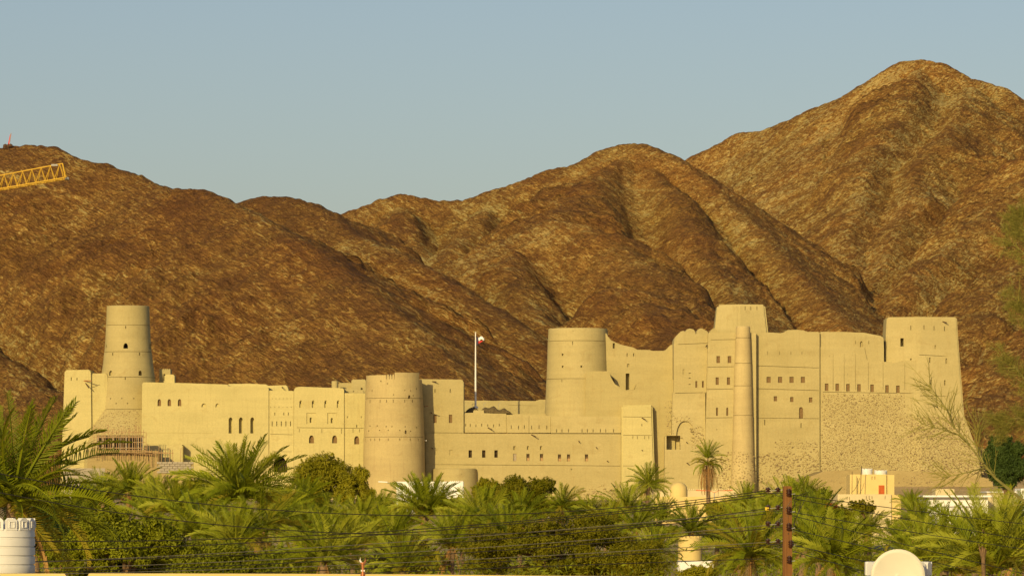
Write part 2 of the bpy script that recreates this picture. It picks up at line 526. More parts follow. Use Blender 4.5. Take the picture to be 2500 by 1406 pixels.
# ------------------------------------------------------------------ mountains: one terrain grown from its ridge lines
RIDGES = [
    # left hill and its long spur
    [(-500, 470, 2050), (-200, 410, 1960), (0, 362, 1900), (80, 357, 1885), (125, 361, 1875), (180, 387, 1855), (250, 402, 1840), (330, 430, 1820),
     (385, 457, 1800), (430, 462, 1780), (490, 466, 1760), (530, 481, 1740), (580, 506, 1720), (640, 537, 1690), (760, 603, 1640), (880, 690, 1590), (1000, 800, 1540), (1080, 875, 1510), (1140, 935, 1480), (1230, 1020, 1440)],
    [(-260, 660, 1760), (-150, 740, 1690), (0, 860, 1600), (130, 950, 1530), (240, 1030, 1480)],
    # second hill
    [(500, 560, 2180), (565, 515, 2150), (600, 492, 2140), (650, 480, 2120), (700, 481, 2110), (750, 494, 2090), (790, 514, 2070), (830, 548, 2040),
     (870, 578, 2010), (950, 610, 1960), (1040, 655, 1910), (1100, 695, 1880), (1180, 742, 1840), (1260, 795, 1800), (1330, 855, 1760), (1400, 940, 1700)],
    [(880, 590, 1990), (930, 680, 1880), (1030, 790, 1770), (1140, 880, 1690), (1220, 970, 1640)],
    # middle front ridge and knoll
    [(980, 690, 2190), (1090, 632, 2170), (1200, 575, 2140), (1300, 537, 2110), (1350, 515, 2100), (1400, 524, 2080), (1470, 572, 2040), (1560, 650, 1980), (1640, 722, 1930), (1740, 792, 1880), (1850, 885, 1800)],
    [(1250, 590, 2060), (1260, 680, 1960), (1330, 760, 1870), (1400, 850, 1790)],
    [(1400, 790, 1890), (1470, 725, 1870), (1520, 700, 1850), (1560, 706, 1835), (1600, 745, 1800), (1660, 810, 1750), (1720, 880, 1700)],
    # central hill
    [(740, 600, 2540), (820, 534, 2510), (870, 512, 2500), (935, 488, 2490), (980, 475, 2480), (1010, 479, 2475), (1060, 490, 2470), (1130, 492, 2460), (1200, 468, 2450), (1280, 441, 2440),
     (1340, 417, 2435), (1400, 405, 2430), (1440, 387, 2425), (1490, 361, 2420), (1530, 352, 2410), (1575, 354, 2400), (1620, 374, 2380), (1670, 402, 2360), (1720, 440, 2330), (1780, 500, 2290),
     (1850, 562, 2240), (1900, 620, 2190), (1950, 670, 2150), (2010, 730, 2100), (2060, 790, 2050), (2130, 860, 2000)],
    [(1540, 360, 2390), (1480, 420, 2320), (1430, 470, 2260), (1380, 510, 2180), (1350, 516, 2105)],
    [(1600, 380, 2370), (1640, 470, 2270), (1690, 560, 2180), (1740, 650, 2090), (1800, 740, 2000), (1880, 820, 1930)],
    [(980, 480, 2470), (1000, 560, 2370), (1060, 620, 2280)],
    [(1200, 470, 2440), (1170, 540, 2340), (1120, 600, 2260)],
    # great mountain on the right
    [(1560, 480, 3200), (1680, 402, 3150), (1760, 354, 3120), (1810, 325, 3110), (1860, 321, 3100), (1930, 294, 3080), (2000, 261, 3060), (2060, 239, 3050), (2120, 204, 3030), (2165, 181, 3010),
     (2205, 152, 3000), (2245, 147, 2990), (2290, 153, 2980), (2335, 178, 2970), (2370, 192, 2965), (2430, 209, 2960), (2470, 234, 2955), (2500, 263, 2950), (2560, 330, 2940), (2700, 420, 2900)],
    [(1860, 325, 3080), (1850, 420, 2930), (1860, 500, 2800), (1920, 590, 2650), (1980, 680, 2500)],
    [(2060, 245, 3030), (2010, 360, 2850), (1990, 470, 2700), (2010, 580, 2560), (2040, 680, 2440)],
    [(2245, 152, 2970), (2200, 260, 2820), (2130, 380, 2680), (2090, 500, 2550), (2080, 620, 2430), (2070, 720, 2330)],
    [(2370, 195, 2950), (2330, 260, 2830), (2280, 350, 2700), (2230, 460, 2580), (2180, 570, 2460), (2120, 690, 2340)],
    # near slope that comes down from the right
    [(2900, 180, 2600), (2700, 300, 2530), (2500, 445, 2450), (2400, 528, 2390), (2300, 612, 2320), (2220, 690, 2260), (2150, 780, 2190), (2090, 870, 2120)],
    [(2800, 500, 2350), (2600, 560, 2280), (2480, 660, 2200), (2380, 760, 2120), (2300, 850, 2060), (2200, 950, 1980)],
    [(2900, 640, 2100), (2650, 760, 2000), (2520, 860, 1930), (2430, 960, 1860), (2360, 1040, 1800)],
]


def build_mountains():
    nc, nr = 900, 760
    pxs = np.linspace(-330, 2830, nc)
    Ds = np.linspace(1400, 3350, nr)
    PX, DD = np.meshgrid(pxs, Ds)
    xx = (PX - CX) * DD / F; yy = DD.copy()
    # warp so that spur lines are not straight
    wx = xx + 8 * fbm(xx / 130, yy / 130, 3); wy = yy + 8 * fbm(xx / 120 + 40, yy / 120 + 11, 3)
    best = np.full(xx.shape, -1e9); second = np.full(xx.shape, -1e9)
    dist = np.zeros(xx.shape); gd = np.zeros(xx.shape); arc = np.zeros(xx.shape); rid = np.zeros(xx.shape)
    mains = (0, 2, 7, 12)
    for ri, R in enumerate(RIDGES):
        pts = np.array([[(p[0] - CX) * p[2] / F, p[2], (HY - p[1]) * p[2] / F] for p in R])
        main = ri in mains
        slope = 0.70 if main else 0.62
        L = 0.0
        hb = np.full(xx.shape, -1e9); db = np.full(xx.shape, 1e9); wd = np.zeros(xx.shape)
        wa = np.zeros(xx.shape); ws = np.full(xx.shape, 1e-30)
        X0 = xx if main else wx; Y0 = yy if main else wy
        r0 = 6.0 if main else 5.0
        for a, b in zip(pts[:-1], pts[1:]):
            v = (b - a)[:2]; ll = float(np.hypot(*v))
            t = np.clip(((X0 - a[0]) * v[0] + (Y0 - a[1]) * v[1]) / (ll * ll), 0, 1)
            d = np.hypot(X0 - (a[0] + t * v[0]), Y0 - (a[1] + t * v[1]))
            h = a[2] + t * (b[2] - a[2]) - slope * (np.sqrt(d * d + r0 * r0) - r0) - (0 if main else 4.0)
            m = h > hb
            hb = np.where(m, h, hb); db = np.minimum(db, d)
            wgt = np.exp(np.clip(h / 16.0, -40, 60)); wa += wgt * (L + t * ll); wd += wgt * d; ws += wgt
            L += ll
        ab = wa / ws; ds = wd / ws
        m = hb > best
        second = np.where(m, best, np.maximum(second, hb))
        best = np.where(m, hb, best)
        dist = np.where(m, db, dist); gd = np.where(m, ds, gd); arc = np.where(m, ab, arc); rid = np.where(m, ri, rid)
    gap = best - second
    H = best + 2.5 * np.log1p(np.exp(-gap / 2.5)) * sstep(0, 40, dist)
    ismain = np.isin(rid, mains)
    w = sstep(3, 70, np.where(ismain, dist, dist + 25))
    gm = sstep(2, 26, gap)
    ga, gb = np.gradient(arc)
    sx_ = np.gradient(xx, axis=1); sy_ = np.gradient(yy, axis=0)
    slope_arc = np.hypot(gb / sx_, ga / sy_)
    msk = 1 - sstep(1.15, 1.7, slope_arc)
    for _ in range(8):                                   # widen and soften the calm zones at bends of the ridge lines
        msk = np.minimum(msk, np.minimum(np.minimum(np.roll(msk, 1, 0), np.roll(msk, -1, 0)), np.minimum(np.roll(msk, 1, 1), np.roll(msk, -1, 1))))
    for _ in range(22):
        msk = 0.5 * msk + 0.125 * (np.roll(msk, 1, 0) + np.roll(msk, -1, 0) + np.roll(msk, 1, 1) + np.roll(msk, -1, 1))
    gm = gm * msk
    g1 = ridged(arc / 58 + rid * 7.7 + 0.25 * pn(xx / 50, yy / 50), gd / 240 + rid * 3.1, 4, 0.55) * gm   # gullies running down from the crests
    g2 = ridged(arc / 20 + rid * 3.3 + 0.4 * pn(xx / 30, yy / 30), gd / 80 + rid * 1.1, 3, 0.6) * gm
    g3 = ridged(arc / 8.5 + rid * 5.3 + 0.5 * pn(xx / 14, yy / 14), gd / 34 + rid * 2.1, 2, 0.6) * gm
    r1 = fbm(xx / 60, yy / 60, 5, 0.55); r2 = ridged(xx / 17, yy / 17, 3, 0.6)
    H = H + w * (np.where(rid < 2, 4.6, 7.5) * (g1 - 0.4) + 4.6 * (g2 - 0.4) + 1.5 * (g3 - 0.4) + 3.2 * r1) + (0.35 + 1.3 * w) * (r2 - 0.5) + 1.3 * fbm(xx / 6, yy / 6, 2)
    # crags
    cr = np.clip(fbm(xx / 42 + 9, yy / 42 + 3, 4) - 0.22, 0, 1)
    H = H + w * 3 * np.minimum(cr, 0.28)
    H = np.where(H < -12, -12, H)
    V = np.stack([xx, yy, H], -1).reshape(-1, 3)
    I = np.arange(nc * nr).reshape(nr, nc)
    Q = np.stack([I[:-1, :-1], I[:-1, 1:], I[1:, 1:], I[1:, :-1]], -1).reshape(-1, 4)
    keep = H.reshape(-1)[Q].max(1) > -9
    me = mesh_np('mountains', V, Q[keep], True)
    side = sstep(1250, 1900, PX + 0.9 * (700 - (HY - H / DD * F * 1.0)) * 0 + 120 * fbm(xx / 150, yy / 150, 2))
    side = np.where((rid >= 12), 1.0, np.where(rid < 2, 0.0, np.clip(side, 0, 0.8)))
    # paler rock low in the gullies and on the rear mountain, darker desert varnish on the near spur
    pale = 0.52 - 0.40 * (g1 - 0.4) - 0.22 * (g2 - 0.4) + 0.16 * sstep(14, 0, gap) + 0.28 * (rid >= 12) - 0.10 * (rid < 2) + 0.03 * ((rid >= 7) & (rid < 12)) + 0.25 * fbm(xx / 90 + 3, yy / 90, 3)
    for nm, arr in (('side', side), ('pale', np.clip(pale, 0, 1))):
        a = me.attributes.new(nm, 'FLOAT', 'POINT')
        a.data.foreach_set('value', arr.astype(np.float32).ravel())
    tag(link('mountains', me, M['rock']), kind='structure')
    return xx, yy, H


build_mountains()


# ------------------------------------------------------------------ fort builder
def rect_loop(x0, z0, x1, z1): return [(x0, z0), (x1, z0), (x1, z1), (x0, z1)]


def arch_loop(xc, z0, w, h, pointed=True, n=5):
    hw = w / 2; sp = z0 + h - (w * 0.75 if pointed else hw)
    sp = max(sp, z0 + h * 0.25)
    pts = [(xc - hw, z0), (xc + hw, z0)]
    for i in range(n + 1):
        t = i / n
        if pointed:
            pts.append((xc + hw * math.cos(t * math.pi / 2) ** 0.8, sp + (z0 + h - sp) * math.sin(t * math.pi / 2) ** 1.25) if i < n else (xc, z0 + h))
        else:
            pts.append((xc + hw * math.cos(t * math.pi / 2), sp + hw * math.sin(t * math.pi / 2)))
    right = pts[2:]
    left = [(2 * xc - x, z) for x, z in right[:-1]][::-1]
    return pts[:2] + [p for p in right if not (abs(p[0] - (xc + hw)) < 1e-6 and abs(p[1] - z0) < 1e-6)] + left


class Solid:
    def __init__(s, name, D, mat='mud', smooth=30, bevel=0.22):
        s.name, s.D, s.mat, s.smooth, s.bevel, s.vb = name, D, mat, smooth, bevel, bevel in (0.3, 0.45, 0.5)
        s.mb = MB(); s.cut = MB(); s.cut_back = []; s.wins = []; s.bvh = None; s.extras = []

    def prep(s):
        if s.bvh is None:
            me = s.mb.mesh('tmp')
            bm = bmesh.new(); bm.from_mesh(me)
            bmesh.ops.recalc_face_normals(bm, faces=bm.faces)
            if s.bevel:
                ed = [e for e in bm.edges if len(e.link_faces) == 2 and e.calc_face_angle(0) > rad(38) and (s.vb or abs(e.verts[0].co.z - e.verts[1].co.z) < 0.8 * e.calc_length())]
                bmesh.ops.bevel(bm, geom=ed, offset=s.bevel, segments=2, affect='EDGES', clamp_overlap=True)
            s.bm = bm
            s.bvh = BVHTree.FromBMesh(bm)
            bpy.data.meshes.remove(me)

    def hit(s, x, z):
        s.prep()
        h = s.bvh.ray_cast(Vector((x, s.D - 60, z)), Vector((0, 1, 0)))
        return h[0].y if h[0] is not None else s.D

    def loop_cut(s, loop, depth):
        xc = sum(p[0] for p in loop) / len(loop); zc = sum(p[1] for p in loop) / len(loop)
        y = s.hit(xc, zc)
        s.cut.prism(loop, y - 2.5, y + depth)
        return y + depth

    def rect(s, px, py, w, h, depth=0.45, win=None):
        """centre and size in photograph pixels"""
        k = s.D / F
        x, z = X(px, s.D), Z(py, s.D); hw, hh = w * k / 2, h * k / 2
        yb = s.loop_cut(rect_loop(x - hw, z - hh, x + hw, z + hh), depth)
        if win: s.wins.append((win, x, z, hw, hh, yb, False))
        return s

    def arch(s, px, py, w, h, depth=0.5, win=None, pointed=True):
        k = s.D / F
        x, z = X(px, s.D), Z(py, s.D); W, Hh = w * k, h * k
        yb = s.loop_cut(arch_loop(x, z - Hh / 2, W, Hh, pointed), depth)
        if win: s.wins.append((win, x, z, W / 2, Hh / 2, yb, True))
        return s

    def slit(s, px, py, w=2.2, h=10, depth=0.5):
        return s.rect(px, py, w, h, depth)

    def groove(s, x0, y0, x1, y1, h=1.5, depth=0.5):
        h = min(h, 1.15)
        """horizontal joint between two lifts of wall, in pixels, along a flat face"""
        k = s.D / F
        n = max(1, int(abs(x1 - x0) / 60))
        hh = h * k / 2
        a = (X(x0, s.D), Z(y0, s.D)); b = (X(x1, s.D), Z(y1, s.D))
        y = s.hit((a[0] + b[0]) / 2, (a[1] + b[1]) / 2)
        s.cut.prism([(a[0], a[1] - hh), (b[0], b[1] - hh), (b[0], b[1] + hh), (a[0], a[1] + hh)], y - 2.5, y + depth)
        return s

    def spout(s, px, py, length=1.6, mat='dark_wood', ang=-0.25, lat=0.2):
        s.extras.append(('drain_spout', px, py, length, mat, ang, lat))
        return s

    def finish(s, label, cat, group=None):
        s.prep()
        me = bpy.data.meshes.new(s.name)
        s.bm.to_mesh(me)
        o = link(s.name, me, M[s.mat])
        if s.cut.v:
            cm = s.cut.mesh('cut')
            bm = bmesh.new(); bm.from_mesh(cm); bmesh.ops.recalc_face_normals(bm, faces=bm.faces); bm.to_mesh(cm); bm.free()
            co = link('cut', cm)
            md = o.modifiers.new('b', 'BOOLEAN'); md.object = co; md.solver = 'EXACT'; md.operation = 'DIFFERENCE'
            md.use_self = True
            dg = bpy.context.evaluated_depsgraph_get()
            ne = bpy.data.meshes.new_from_object(o.evaluated_get(dg))
            o.modifiers.clear()
            ne.name = s.name
            o.data = ne
            bpy.data.objects.remove(co); bpy.data.meshes.remove(cm); bpy.data.meshes.remove(me)
            me = ne
            if not me.materials: me.materials.append(M[s.mat])
        me.polygons.foreach_set('use_smooth', [True] * len(me.polygons))
        me.set_sharp_from_angle(angle=rad(s.smooth))
        s.bm.free()
        tag(o, label, cat, group)
        for kind, x, z, hw, hh, yb, arched in s.wins:
            make_window(kind, x, z, hw, hh, yb, arched, o)
        for nm, px, py, ln, mat, ang, lat in s.extras:
            x, z = X(px, s.D), Z(py, s.D); y = s.hit(x, z)
            mb = MB()
            mb.tube([(x, y + 0.3, z), (x + ln * lat, y - ln, z + ln * ang)], [0.13, 0.11], 6)
            mb.build(nm, M[mat], o)
        s.obj = o
        return o


def make_window(kind, x, z, hw, hh, yb, arched, parent):
    mb = MB()
    y0 = yb - 0.12
    if arched:
        lp = arch_loop(x, z - hh, hw * 2 - 0.02, hh * 2 - 0.02)
    else:
        lp = rect_loop(x - hw + 0.01, z - hh + 0.01, x + hw - 0.01, z + hh - 0.01)
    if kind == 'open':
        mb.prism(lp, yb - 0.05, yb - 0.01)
        mb.build('window', M['dark'], parent)  # pane coloured as the darkness of the room behind
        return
    base = {'shut': 'wood', 'dark': 'dark', 'pale': 'block', 'lattice': 'dark'}[kind]  # dark and lattice backs: room shade put in as colour
    mb.prism(lp, yb - 0.05, yb - 0.01)
    w = mb.build('window', M[base], parent)
    g = MB()
    t = 0.045
    if kind in ('shut', 'pale'):
        for s_ in (-1, 0, 1):
            g.box((x + s_ * (hw - t) - t / 2, y0, z - hh + 0.02), (x + s_ * (hw - t) + t / 2, yb - 0.05, z + hh - (0.02 if not arched else hw * 0.8 * abs(s_) + 0.05)))
        for s_ in (-0.93, 0.15):
            g.box((x - hw + 0.03, y0 + 0.02, z + s_ * hh - t / 2), (x + hw - 0.03, yb - 0.05, z + s_ * hh + t / 2))
        g.build('shutter_frame', M['pole_wood' if kind == 'pale' else 'wood'], w)
    else:
        n = 3
        for i in range(n):
            xx = x - hw + (i + 0.5) * 2 * hw / n
            g.box((xx - 0.02, y0, z - hh + 0.02), (xx + 0.02, yb - 0.05, z + hh - (hw if arched else 0.02)))
        g.box((x - hw + 0.02, y0 + 0.005, z + hh * 0.1 - 0.02), (x + hw - 0.02, yb - 0.055, z + hh * 0.1 + 0.02))
        if kind == 'lattice':
            g.box((x - hw + 0.03, y0 + 0.01, z - hh + 0.02), (x + hw - 0.03, yb - 0.06, z - hh * 0.15))
        g.build('grille', M['pole_wood' if kind == 'lattice' else 'wood'], w)


def jag(outline, amp=0.6, step=12, seed=1, frm=0, to=None):
    """roughens a hand-made wall top, pixels"""
    r = random.Random(seed)
    out = []
    n = len(outline)
    to = n - 1 if to is None else to
    for i in range(n - 1):
        a, b = outline[i], outline[i + 1]
        out.append(a)
        if frm <= i < to:
            L = math.hypot(b[0] - a[0], b[1] - a[1]); k = int(L / step)
            for j in range(1, k):
                t = j / k
                out.append((a[0] + (b[0] - a[0]) * t, a[1] + (b[1] - a[1]) * t + r.uniform(-amp, amp)))
    out.append(outline[-1])
    return out


def wall(name, top, D, depth, base=1260, mat='mud', batter=0.03, foot=(0, 0), jig=0.5, seed=3, bevel=0.22):
    """top: left-to-right pixel outline of the wall top; foot: how far the sides spread at the base"""
    s = Solid(name, D, mat, bevel=bevel)
    t = jag(top, jig, 14, seed)
    out = [(top[0][0] - foot[0], base)] + t + [(top[-1][0] + foot[1], base)]
    zref = Z(min(p[1] for p in top), D)
    s.mb.prism([(X(a, D), Z(b, D)) for a, b in out], D, D + depth, batter, zref)
    return s


def round_tower(name, cx, D, prof, mat='mud', n=72):
    """prof: [(py, radius_px)] bottom to top; D = depth of its centre"""
    s = Solid(name, D, mat, smooth=25, bevel=0)
    k = D / F
    s.mb.lathe([(Z(py, D), r * k) for py, r in prof], (X(cx, D), D), n)
    s.cx = X(cx, D)
    return s


def lip(prof):
    """inserts a narrow groove wherever a level is marked"""
    out = []
    for p in prof:
        if len(p) == 3:
            py, r, _ = p
            out += [(py + 0.5, r + 0.4), (py + 0.5, r - 3.0), (py - 0.5, r - 3.0), (py - 0.5, r)]
        else:
            out.append(p)
    return out


def rim_block(s, a0, a1, R, thick, z0, z1, n=8, round_top=False):
    """curved piece standing on a round tower's rim; angles in degrees from the camera-facing side, rightwards"""
    vs = []; fs = []
    for i in range(n + 1):
        a = rad(a0 + (a1 - a0) * i / n)
        zt = z1 if not round_top else z0 + (z1 - z0) * (0.55 + 0.45 * math.sin(math.pi * i / n) ** 0.6)
        for r in (R, R - thick):
            for z in (z0, zt):
                vs.append((s.cx + r * math.sin(a), s.D - r * math.cos(a), z))
    for i in range(n):
        b = i * 4
        fs += [(b, b + 4, b + 5, b + 1), (b + 3, b + 7, b + 6, b + 2), (b + 1, b + 5, b + 7, b + 3), (b + 2, b + 6, b + 4, b)]
    fs += [(0, 1, 3, 2), (n * 4 + 2, n * 4 + 3, n * 4 + 1, n * 4)]
    return vs, fs


# ---- stones standing proud of eroded walls
_ico = bmesh.new(); bmesh.ops.create_icosphere(_ico, subdivisions=1, radius=1.0)
_IV = np.array([v.co[:] for v in _ico.verts]); _IF = np.array([[v.index for v in f.verts] for f in _ico.faces]); _ico.free()


def stones(solid, poly, spacing, rmin, rmax, seed, parent=None, keep=0.85, name='rubble_stones'):
    """poly in pixels; stones set in the face of the wall, one joined part"""
    r = random.Random(seed)
    D = solid.D; k = D / F
    xs_ = [p[0] for p in poly]; ys_ = [p[1] for p in poly]
    VV = []; FF = []; n = 0
    rr = np.random.RandomState(seed)
    def inside(x, y):
        c = False; j = len(poly) - 1
        for i in range(len(poly)):
            if (poly[i][1] > y) != (poly[j][1] > y) and x < (poly[j][0] - poly[i][0]) * (y - poly[i][1]) / (poly[j][1] - poly[i][1]) + poly[i][0]:
                c = not c
            j = i
        return c
    y = min(ys_)
    while y < max(ys_):
        x = min(xs_) + r.uniform(0, spacing)
        while x < max(xs_):
            jx, jy = x + r.uniform(-.35, .35) * spacing, y + r.uniform(-.35, .35) * spacing
            dens = keep + 0.9 * float(pn(np.array(jx / 37.0), np.array(jy / 23.0 + seed)))
            if inside(jx + r.gauss(0, 5), jy + r.gauss(0, 4)) and r.random() < dens:
                R = r.uniform(rmin, rmax) * k
                wx, wz = X(jx, D), Z(jy, D)
                hy = solid.hit(wx, wz)
                sc = np.array([R * r.uniform(.9, 1.7), R * r.uniform(.5, .9), R * r.uniform(.6, 1.0)])
                v = _IV * sc * (1 + rr.uniform(-.22, .22, (len(_IV), 1)))
                a = r.uniform(-.5, .5); ca, sa = math.cos(a), math.sin(a)
                v = np.stack([v[:, 0] * ca - v[:, 2] * sa, v[:, 1], v[:, 0] * sa + v[:, 2] * ca], 1)
                VV.append(v + np.array([wx, hy + R * 0.05, wz])); FF.append(_IF + n); n += len(_IV)
            x += spacing * r.uniform(.8, 1.2)
        y += spacing * 0.85
    me = mesh_np(name, np.concatenate(VV), np.concatenate(FF), False)
    o = link(name, me, M['stone'], parent or solid.obj)
    o['kind'] = 'stuff'
    return o


GR = 'walls and towers of the mud-brick fort'

# T0: squat tower at the far left end
s = wall('fort_tower', [(158, 905), (163, 903), (218, 902), (222, 906)], 1007.5, 9, 1260, 'mud_gold', 0.02, (12, 4), 0.3, 5)
s.slit(174, 925, 2, 8).slit(188, 925, 2, 6)
s.spout(203, 929, 2.6, 'copper', -0.05, 0.9).spout(208, 934, 2.2, 'dark_wood', -0.6, 0.5)
s.finish('low square-topped tower at the left end of the fort, with broken timber drains', 'tower', GR)
s = wall('fort_wall', [(216, 911), (262, 911)], 1008.1, 6, 1260, 'mud_gold', 0.02, (0, 0), 0.3, 6)
s.groove(222, 947, 244, 939, 2, 0.5)
s.finish('narrow set-back wall between the low left tower and the tall round tower', 'wall', GR)

# T1: tall round tower
s = round_tower('fort_tower', 312.5, 1013, lip([(1265, 122), (1100, 116), (1064, 104), (1040, 94), (1003, 73.5), (1000, 71.5, 1), (960, 68.5), (922, 65.5, 1), (890, 61), (860, 57.5, 1), (830, 55), (795, 53.2, 1), (760, 52), (749, 51.7), (747.5, 50.5)]))
s.arch(312, 846, 11, 13, 2.5, 'open')
s.arch(275.5, 912, 8, 12, 0.9).arch(347, 912, 7, 12, 1.6, None).arch(368, 846, 6, 13, 1.6)
for a, b in ((262, 846), (312, 801), (280, 866), (345, 866), (312, 925)): s.slit(a, b, 2, 7)
for a, b in ((276, 974), (304, 974), (333, 974), (290, 986), (318, 986), (256, 974), (264, 986)): s.rect(a, b, 2.6, 2.6, 0.5)
s.finish('tall tapering round tower near the left end, highest of the left part of the fort', 'tower', GR)
stones(s, [(240, 1004), (349, 1004), (349, 1064), (206, 1068), (210, 1050)], 4.2, 0.9, 1.9, 11, keep=1.1)

# W3: western wall
s = wall('fort_wall', [(347, 935), (349, 933), (420, 934), (556, 938.5), (558, 942), (656, 945.5)], 1000, 14, 1260, 'mud_gold', 0.015, (2, 0), 0.4, 7)
for a in (389, 413.5, 438.5): s.arch(a, 982.5, 8.5, 17, 0.6, 'shut')
s.arch(498, 989, 12, 9, 0.5).arch(531, 989, 10, 9, 0.5)
for a in (563, 588, 616): s.arch(a, 1038, 9.5, 39, 1.5)
s.groove(352, 1056.5, 520, 1057.5, 1.0, 0.1)
s.finish('broad golden plaster wall with three small pointed windows beside the tall round tower', 'wall', GR)
s = wall('fort_wall', [(556, 937), (600, 936), (652, 938), (654, 941.5), (700, 940), (704, 950)], 1012, 4, 1000, 'mud_gold', 0, (0, 0), 0.4, 8)
s.spout(688, 944, 1.6)
s.finish('low roof parapet peeping over the broad golden wall', 'wall', GR)
s = wall('fort_wall', [(656.7, 953), (717, 954)], 1000.25, 13, 1260, 'mud_gold', 0.012, (0, 0), 0.3, 9, bevel=0.08)
for i in range(6): s.rect(665 + i * 9, 973, 1.8, 1.8, 0.4); s.rect(661 + i * 10, 993.5, 1.8, 1.8, 0.4)
for a in (671, 693, 704): s.slit(a, 1010, 1.8, 7)
for i in range(5): s.slit(664.5 + i * 11.2, 1034, 2, 12)
s.groove(660, 1059, 715, 1061, 1.1, 0.3)
s.groove(665, 1101.5, 712, 1102.5, 1.1, 0.3)
s.arch(684, 1133, 34, 38, 2.6, 'dark')  # gateway backed by a near-black sheet for the shade within
s.finish('narrow plaster wall bay with rows of loopholes above the arched gateway', 'wall', GR)
s = wall('fort_wall', [(717.5, 950), (722, 945), (735, 943.5), (800, 946), (840, 947.5)], 1000, 14, 1260, 'mud_gold', 0.015, (0, 0), 0.4, 10)
for a in (734.5, 765, 795.5, 826): s.arch(a, 986, 7, 18, 0.5); s.rect(a - 1, 983, 2.5, 5, 1.4)
for a, b in ((760, 1021), (811, 1021)): s.rect(a, b, 23, 27, 0.28)
s.arch(758.5, 1025, 5, 13, 1.1).arch(810, 1026, 5, 13, 1.1)
s.groove(725, 1043.5, 839, 1044.5, 1.4, 0.35)
for a, h in ((731, 8), (786, 10), (834, 12)): s.slit(a, 1046.5 + h / 2, 1.5, h, 0.3)
for a in (760.5, 817): s.arch(a, 1072, 12, 19, 0.8, 'shut')
s.finish('wall bay with four keyhole slits over two square recesses, beside the notched round tower', 'wall', GR)
s = wall('fort_wall', [(840.4, 959), (892, 960)], 1000.3, 12, 1260, 'mud_gold', 0.012, (0, 0), 0.3, 12, bevel=0.08)
s.slit(848, 1018, 1.6, 5).slit(882, 1018, 1.6, 5).slit(871, 1040, 2, 7).slit(862, 1051, 1.5, 10, .3).slit(878, 1051, 1.5, 8, .3)
s.groove(842, 1044.7, 888, 1045, 1.3, 0.35)
s.arch(871, 1074, 12, 20, 0.8, 'shut')
s.finish('plain narrow wall bay squeezed between the keyhole bay and the notched round tower', 'wall', GR)
s = wall('fort_wall', [(717, 952), (725, 944), (860, 950), (866, 952), (888, 953)], 1015, 3, 1000, 'mud', 0, (0, 0), 0.5, 13)
s.slit(863, 955, 1.6, 4)
s.finish('set-back roof parapet behind the keyhole bay', 'wall', GR)
s = wall('fort_building', [(826, 934.5), (860, 934.5)], 1024, 6, 1000, 'mud', 0, (0, 0), 0.3, 14)
s.finish('dim low roof room between the small round turret and the taller roof block', 'building', GR)
s = wall('fort_building', [(858, 926), (893, 925.5)], 1020, 7, 1000, 'mud', 0, (0, 0), 0.3, 15)
s.arch(883, 948.5, 4.5, 4.5, 1.2, None, False)
s.finish('taller roof block with one round hole, directly left of the notched round tower', 'building', GR)
s = round_tower('fort_tower', 817.5, 1019, [(1000, 8.2), (934, 8), (931, 8), (930, 7)], n=24)
s.finish('tiny round turret on the roof behind the keyhole bay', 'tower', GR)
s = wall('fort_building', [(389, 900), (416, 900.5)], 1017, 4, 990, 'mud', 0, (0, 0), 0, 16, bevel=0.1)
for i in range(4): s.rect(396 + i * 5, 901, 1.6, 3.4, 4.5)
s.rect(402, 921, 6, 16, 1.2)
s.finish('roof block with a notched top edge, right beside the tall round tower', 'building', GR)
s = wall('fort_building', [(401.5, 915), (404, 913.5), (426, 914)], 1012, 3.5, 990, 'mud_gold', 0, (0, 0), 0.2, 17)
s.finish('smallest cube-shaped roof hut, in front of the notched roof block', 'building', GR)

# lower lean-to by the scaffold
s = wall('fort_building', [(352, 1084), (446, 1085)], 995.5, 4.4, 1260, 'mud_gold', 0, (0, 0), 0.2, 18)
s.finish('low plain annexe at the foot of the broad golden wall, behind the scaffold poles', 'building', GR)

# T2: round tower with notched parapet
s = round_tower('fort_tower', 962, 996.5, lip([(1265, 75.5), (1150, 75.2), (1100, 74.8), (1067, 74, 1), (1020, 72), (973, 70, 1), (950, 69), (927, 68.2)]), 'mud_pale')
k = 0.1
for a0, a1, zt, rt in ((-82, -14, 917, False), (3, 66, 911, False), (-13, -8.5, 915.5, True), (-7.5, -3.2, 915.5, True), (-2.2, 2.2, 915, True), (66, 80, 934, False)):
    s.mb.add(*rim_block(s, a0 if not rt else a0, a1, 6.8, 1.3, Z(928, 996.5), Z(zt, 996.5), 10 if not rt else 6, rt))
for a, b in ((932, 932), (948, 938)): s.rect(a, b, 2.4, 2.8, 0.6)
for a, b in ((910, 955), (963, 965), (990, 954), (1004, 955), (1010, 967), (1018, 950)): s.slit(a, b, 1.5, 4)
s.arch(1000.5, 970, 5, 9, 1.0)
for a in (905, 930, 946, 962, 990, 1008): s.slit(a, 980.5, 1.5, 7, 0.4)
for a, b in ((945, 1042), (959, 1042), (991, 1042), (905, 1040), (923, 1040), (1018, 1044), (902, 1052), (929, 1051), (950, 1051), (978, 1051), (1004, 1053)): s.rect(a, b, 2.2, 2.6, 0.6)
s.arch(992, 1055, 4, 9, 1.0)
for a in (893, 907, 917, 929, 950, 978, 1003, 1022): s.slit(a, 1073.5, 1.5, 6, 0.35)
s.spout(1036, 992, 1.8, 'dark_wood', 0.05, 0.5).spout(1037, 1075, 0.8, 'white', 0, 0.5)
s.finish('stout round tower with a stepped and notched parapet and worn patchy plaster', 'tower', GR)
s = round_tower('fort_wall', 958, 999, [(1268, 84), (1152, 80.5), (1149, 79)], 'earth', 48)
s.finish('brown earth plinth ringing the foot of the notched round tower', 'wall', GR)
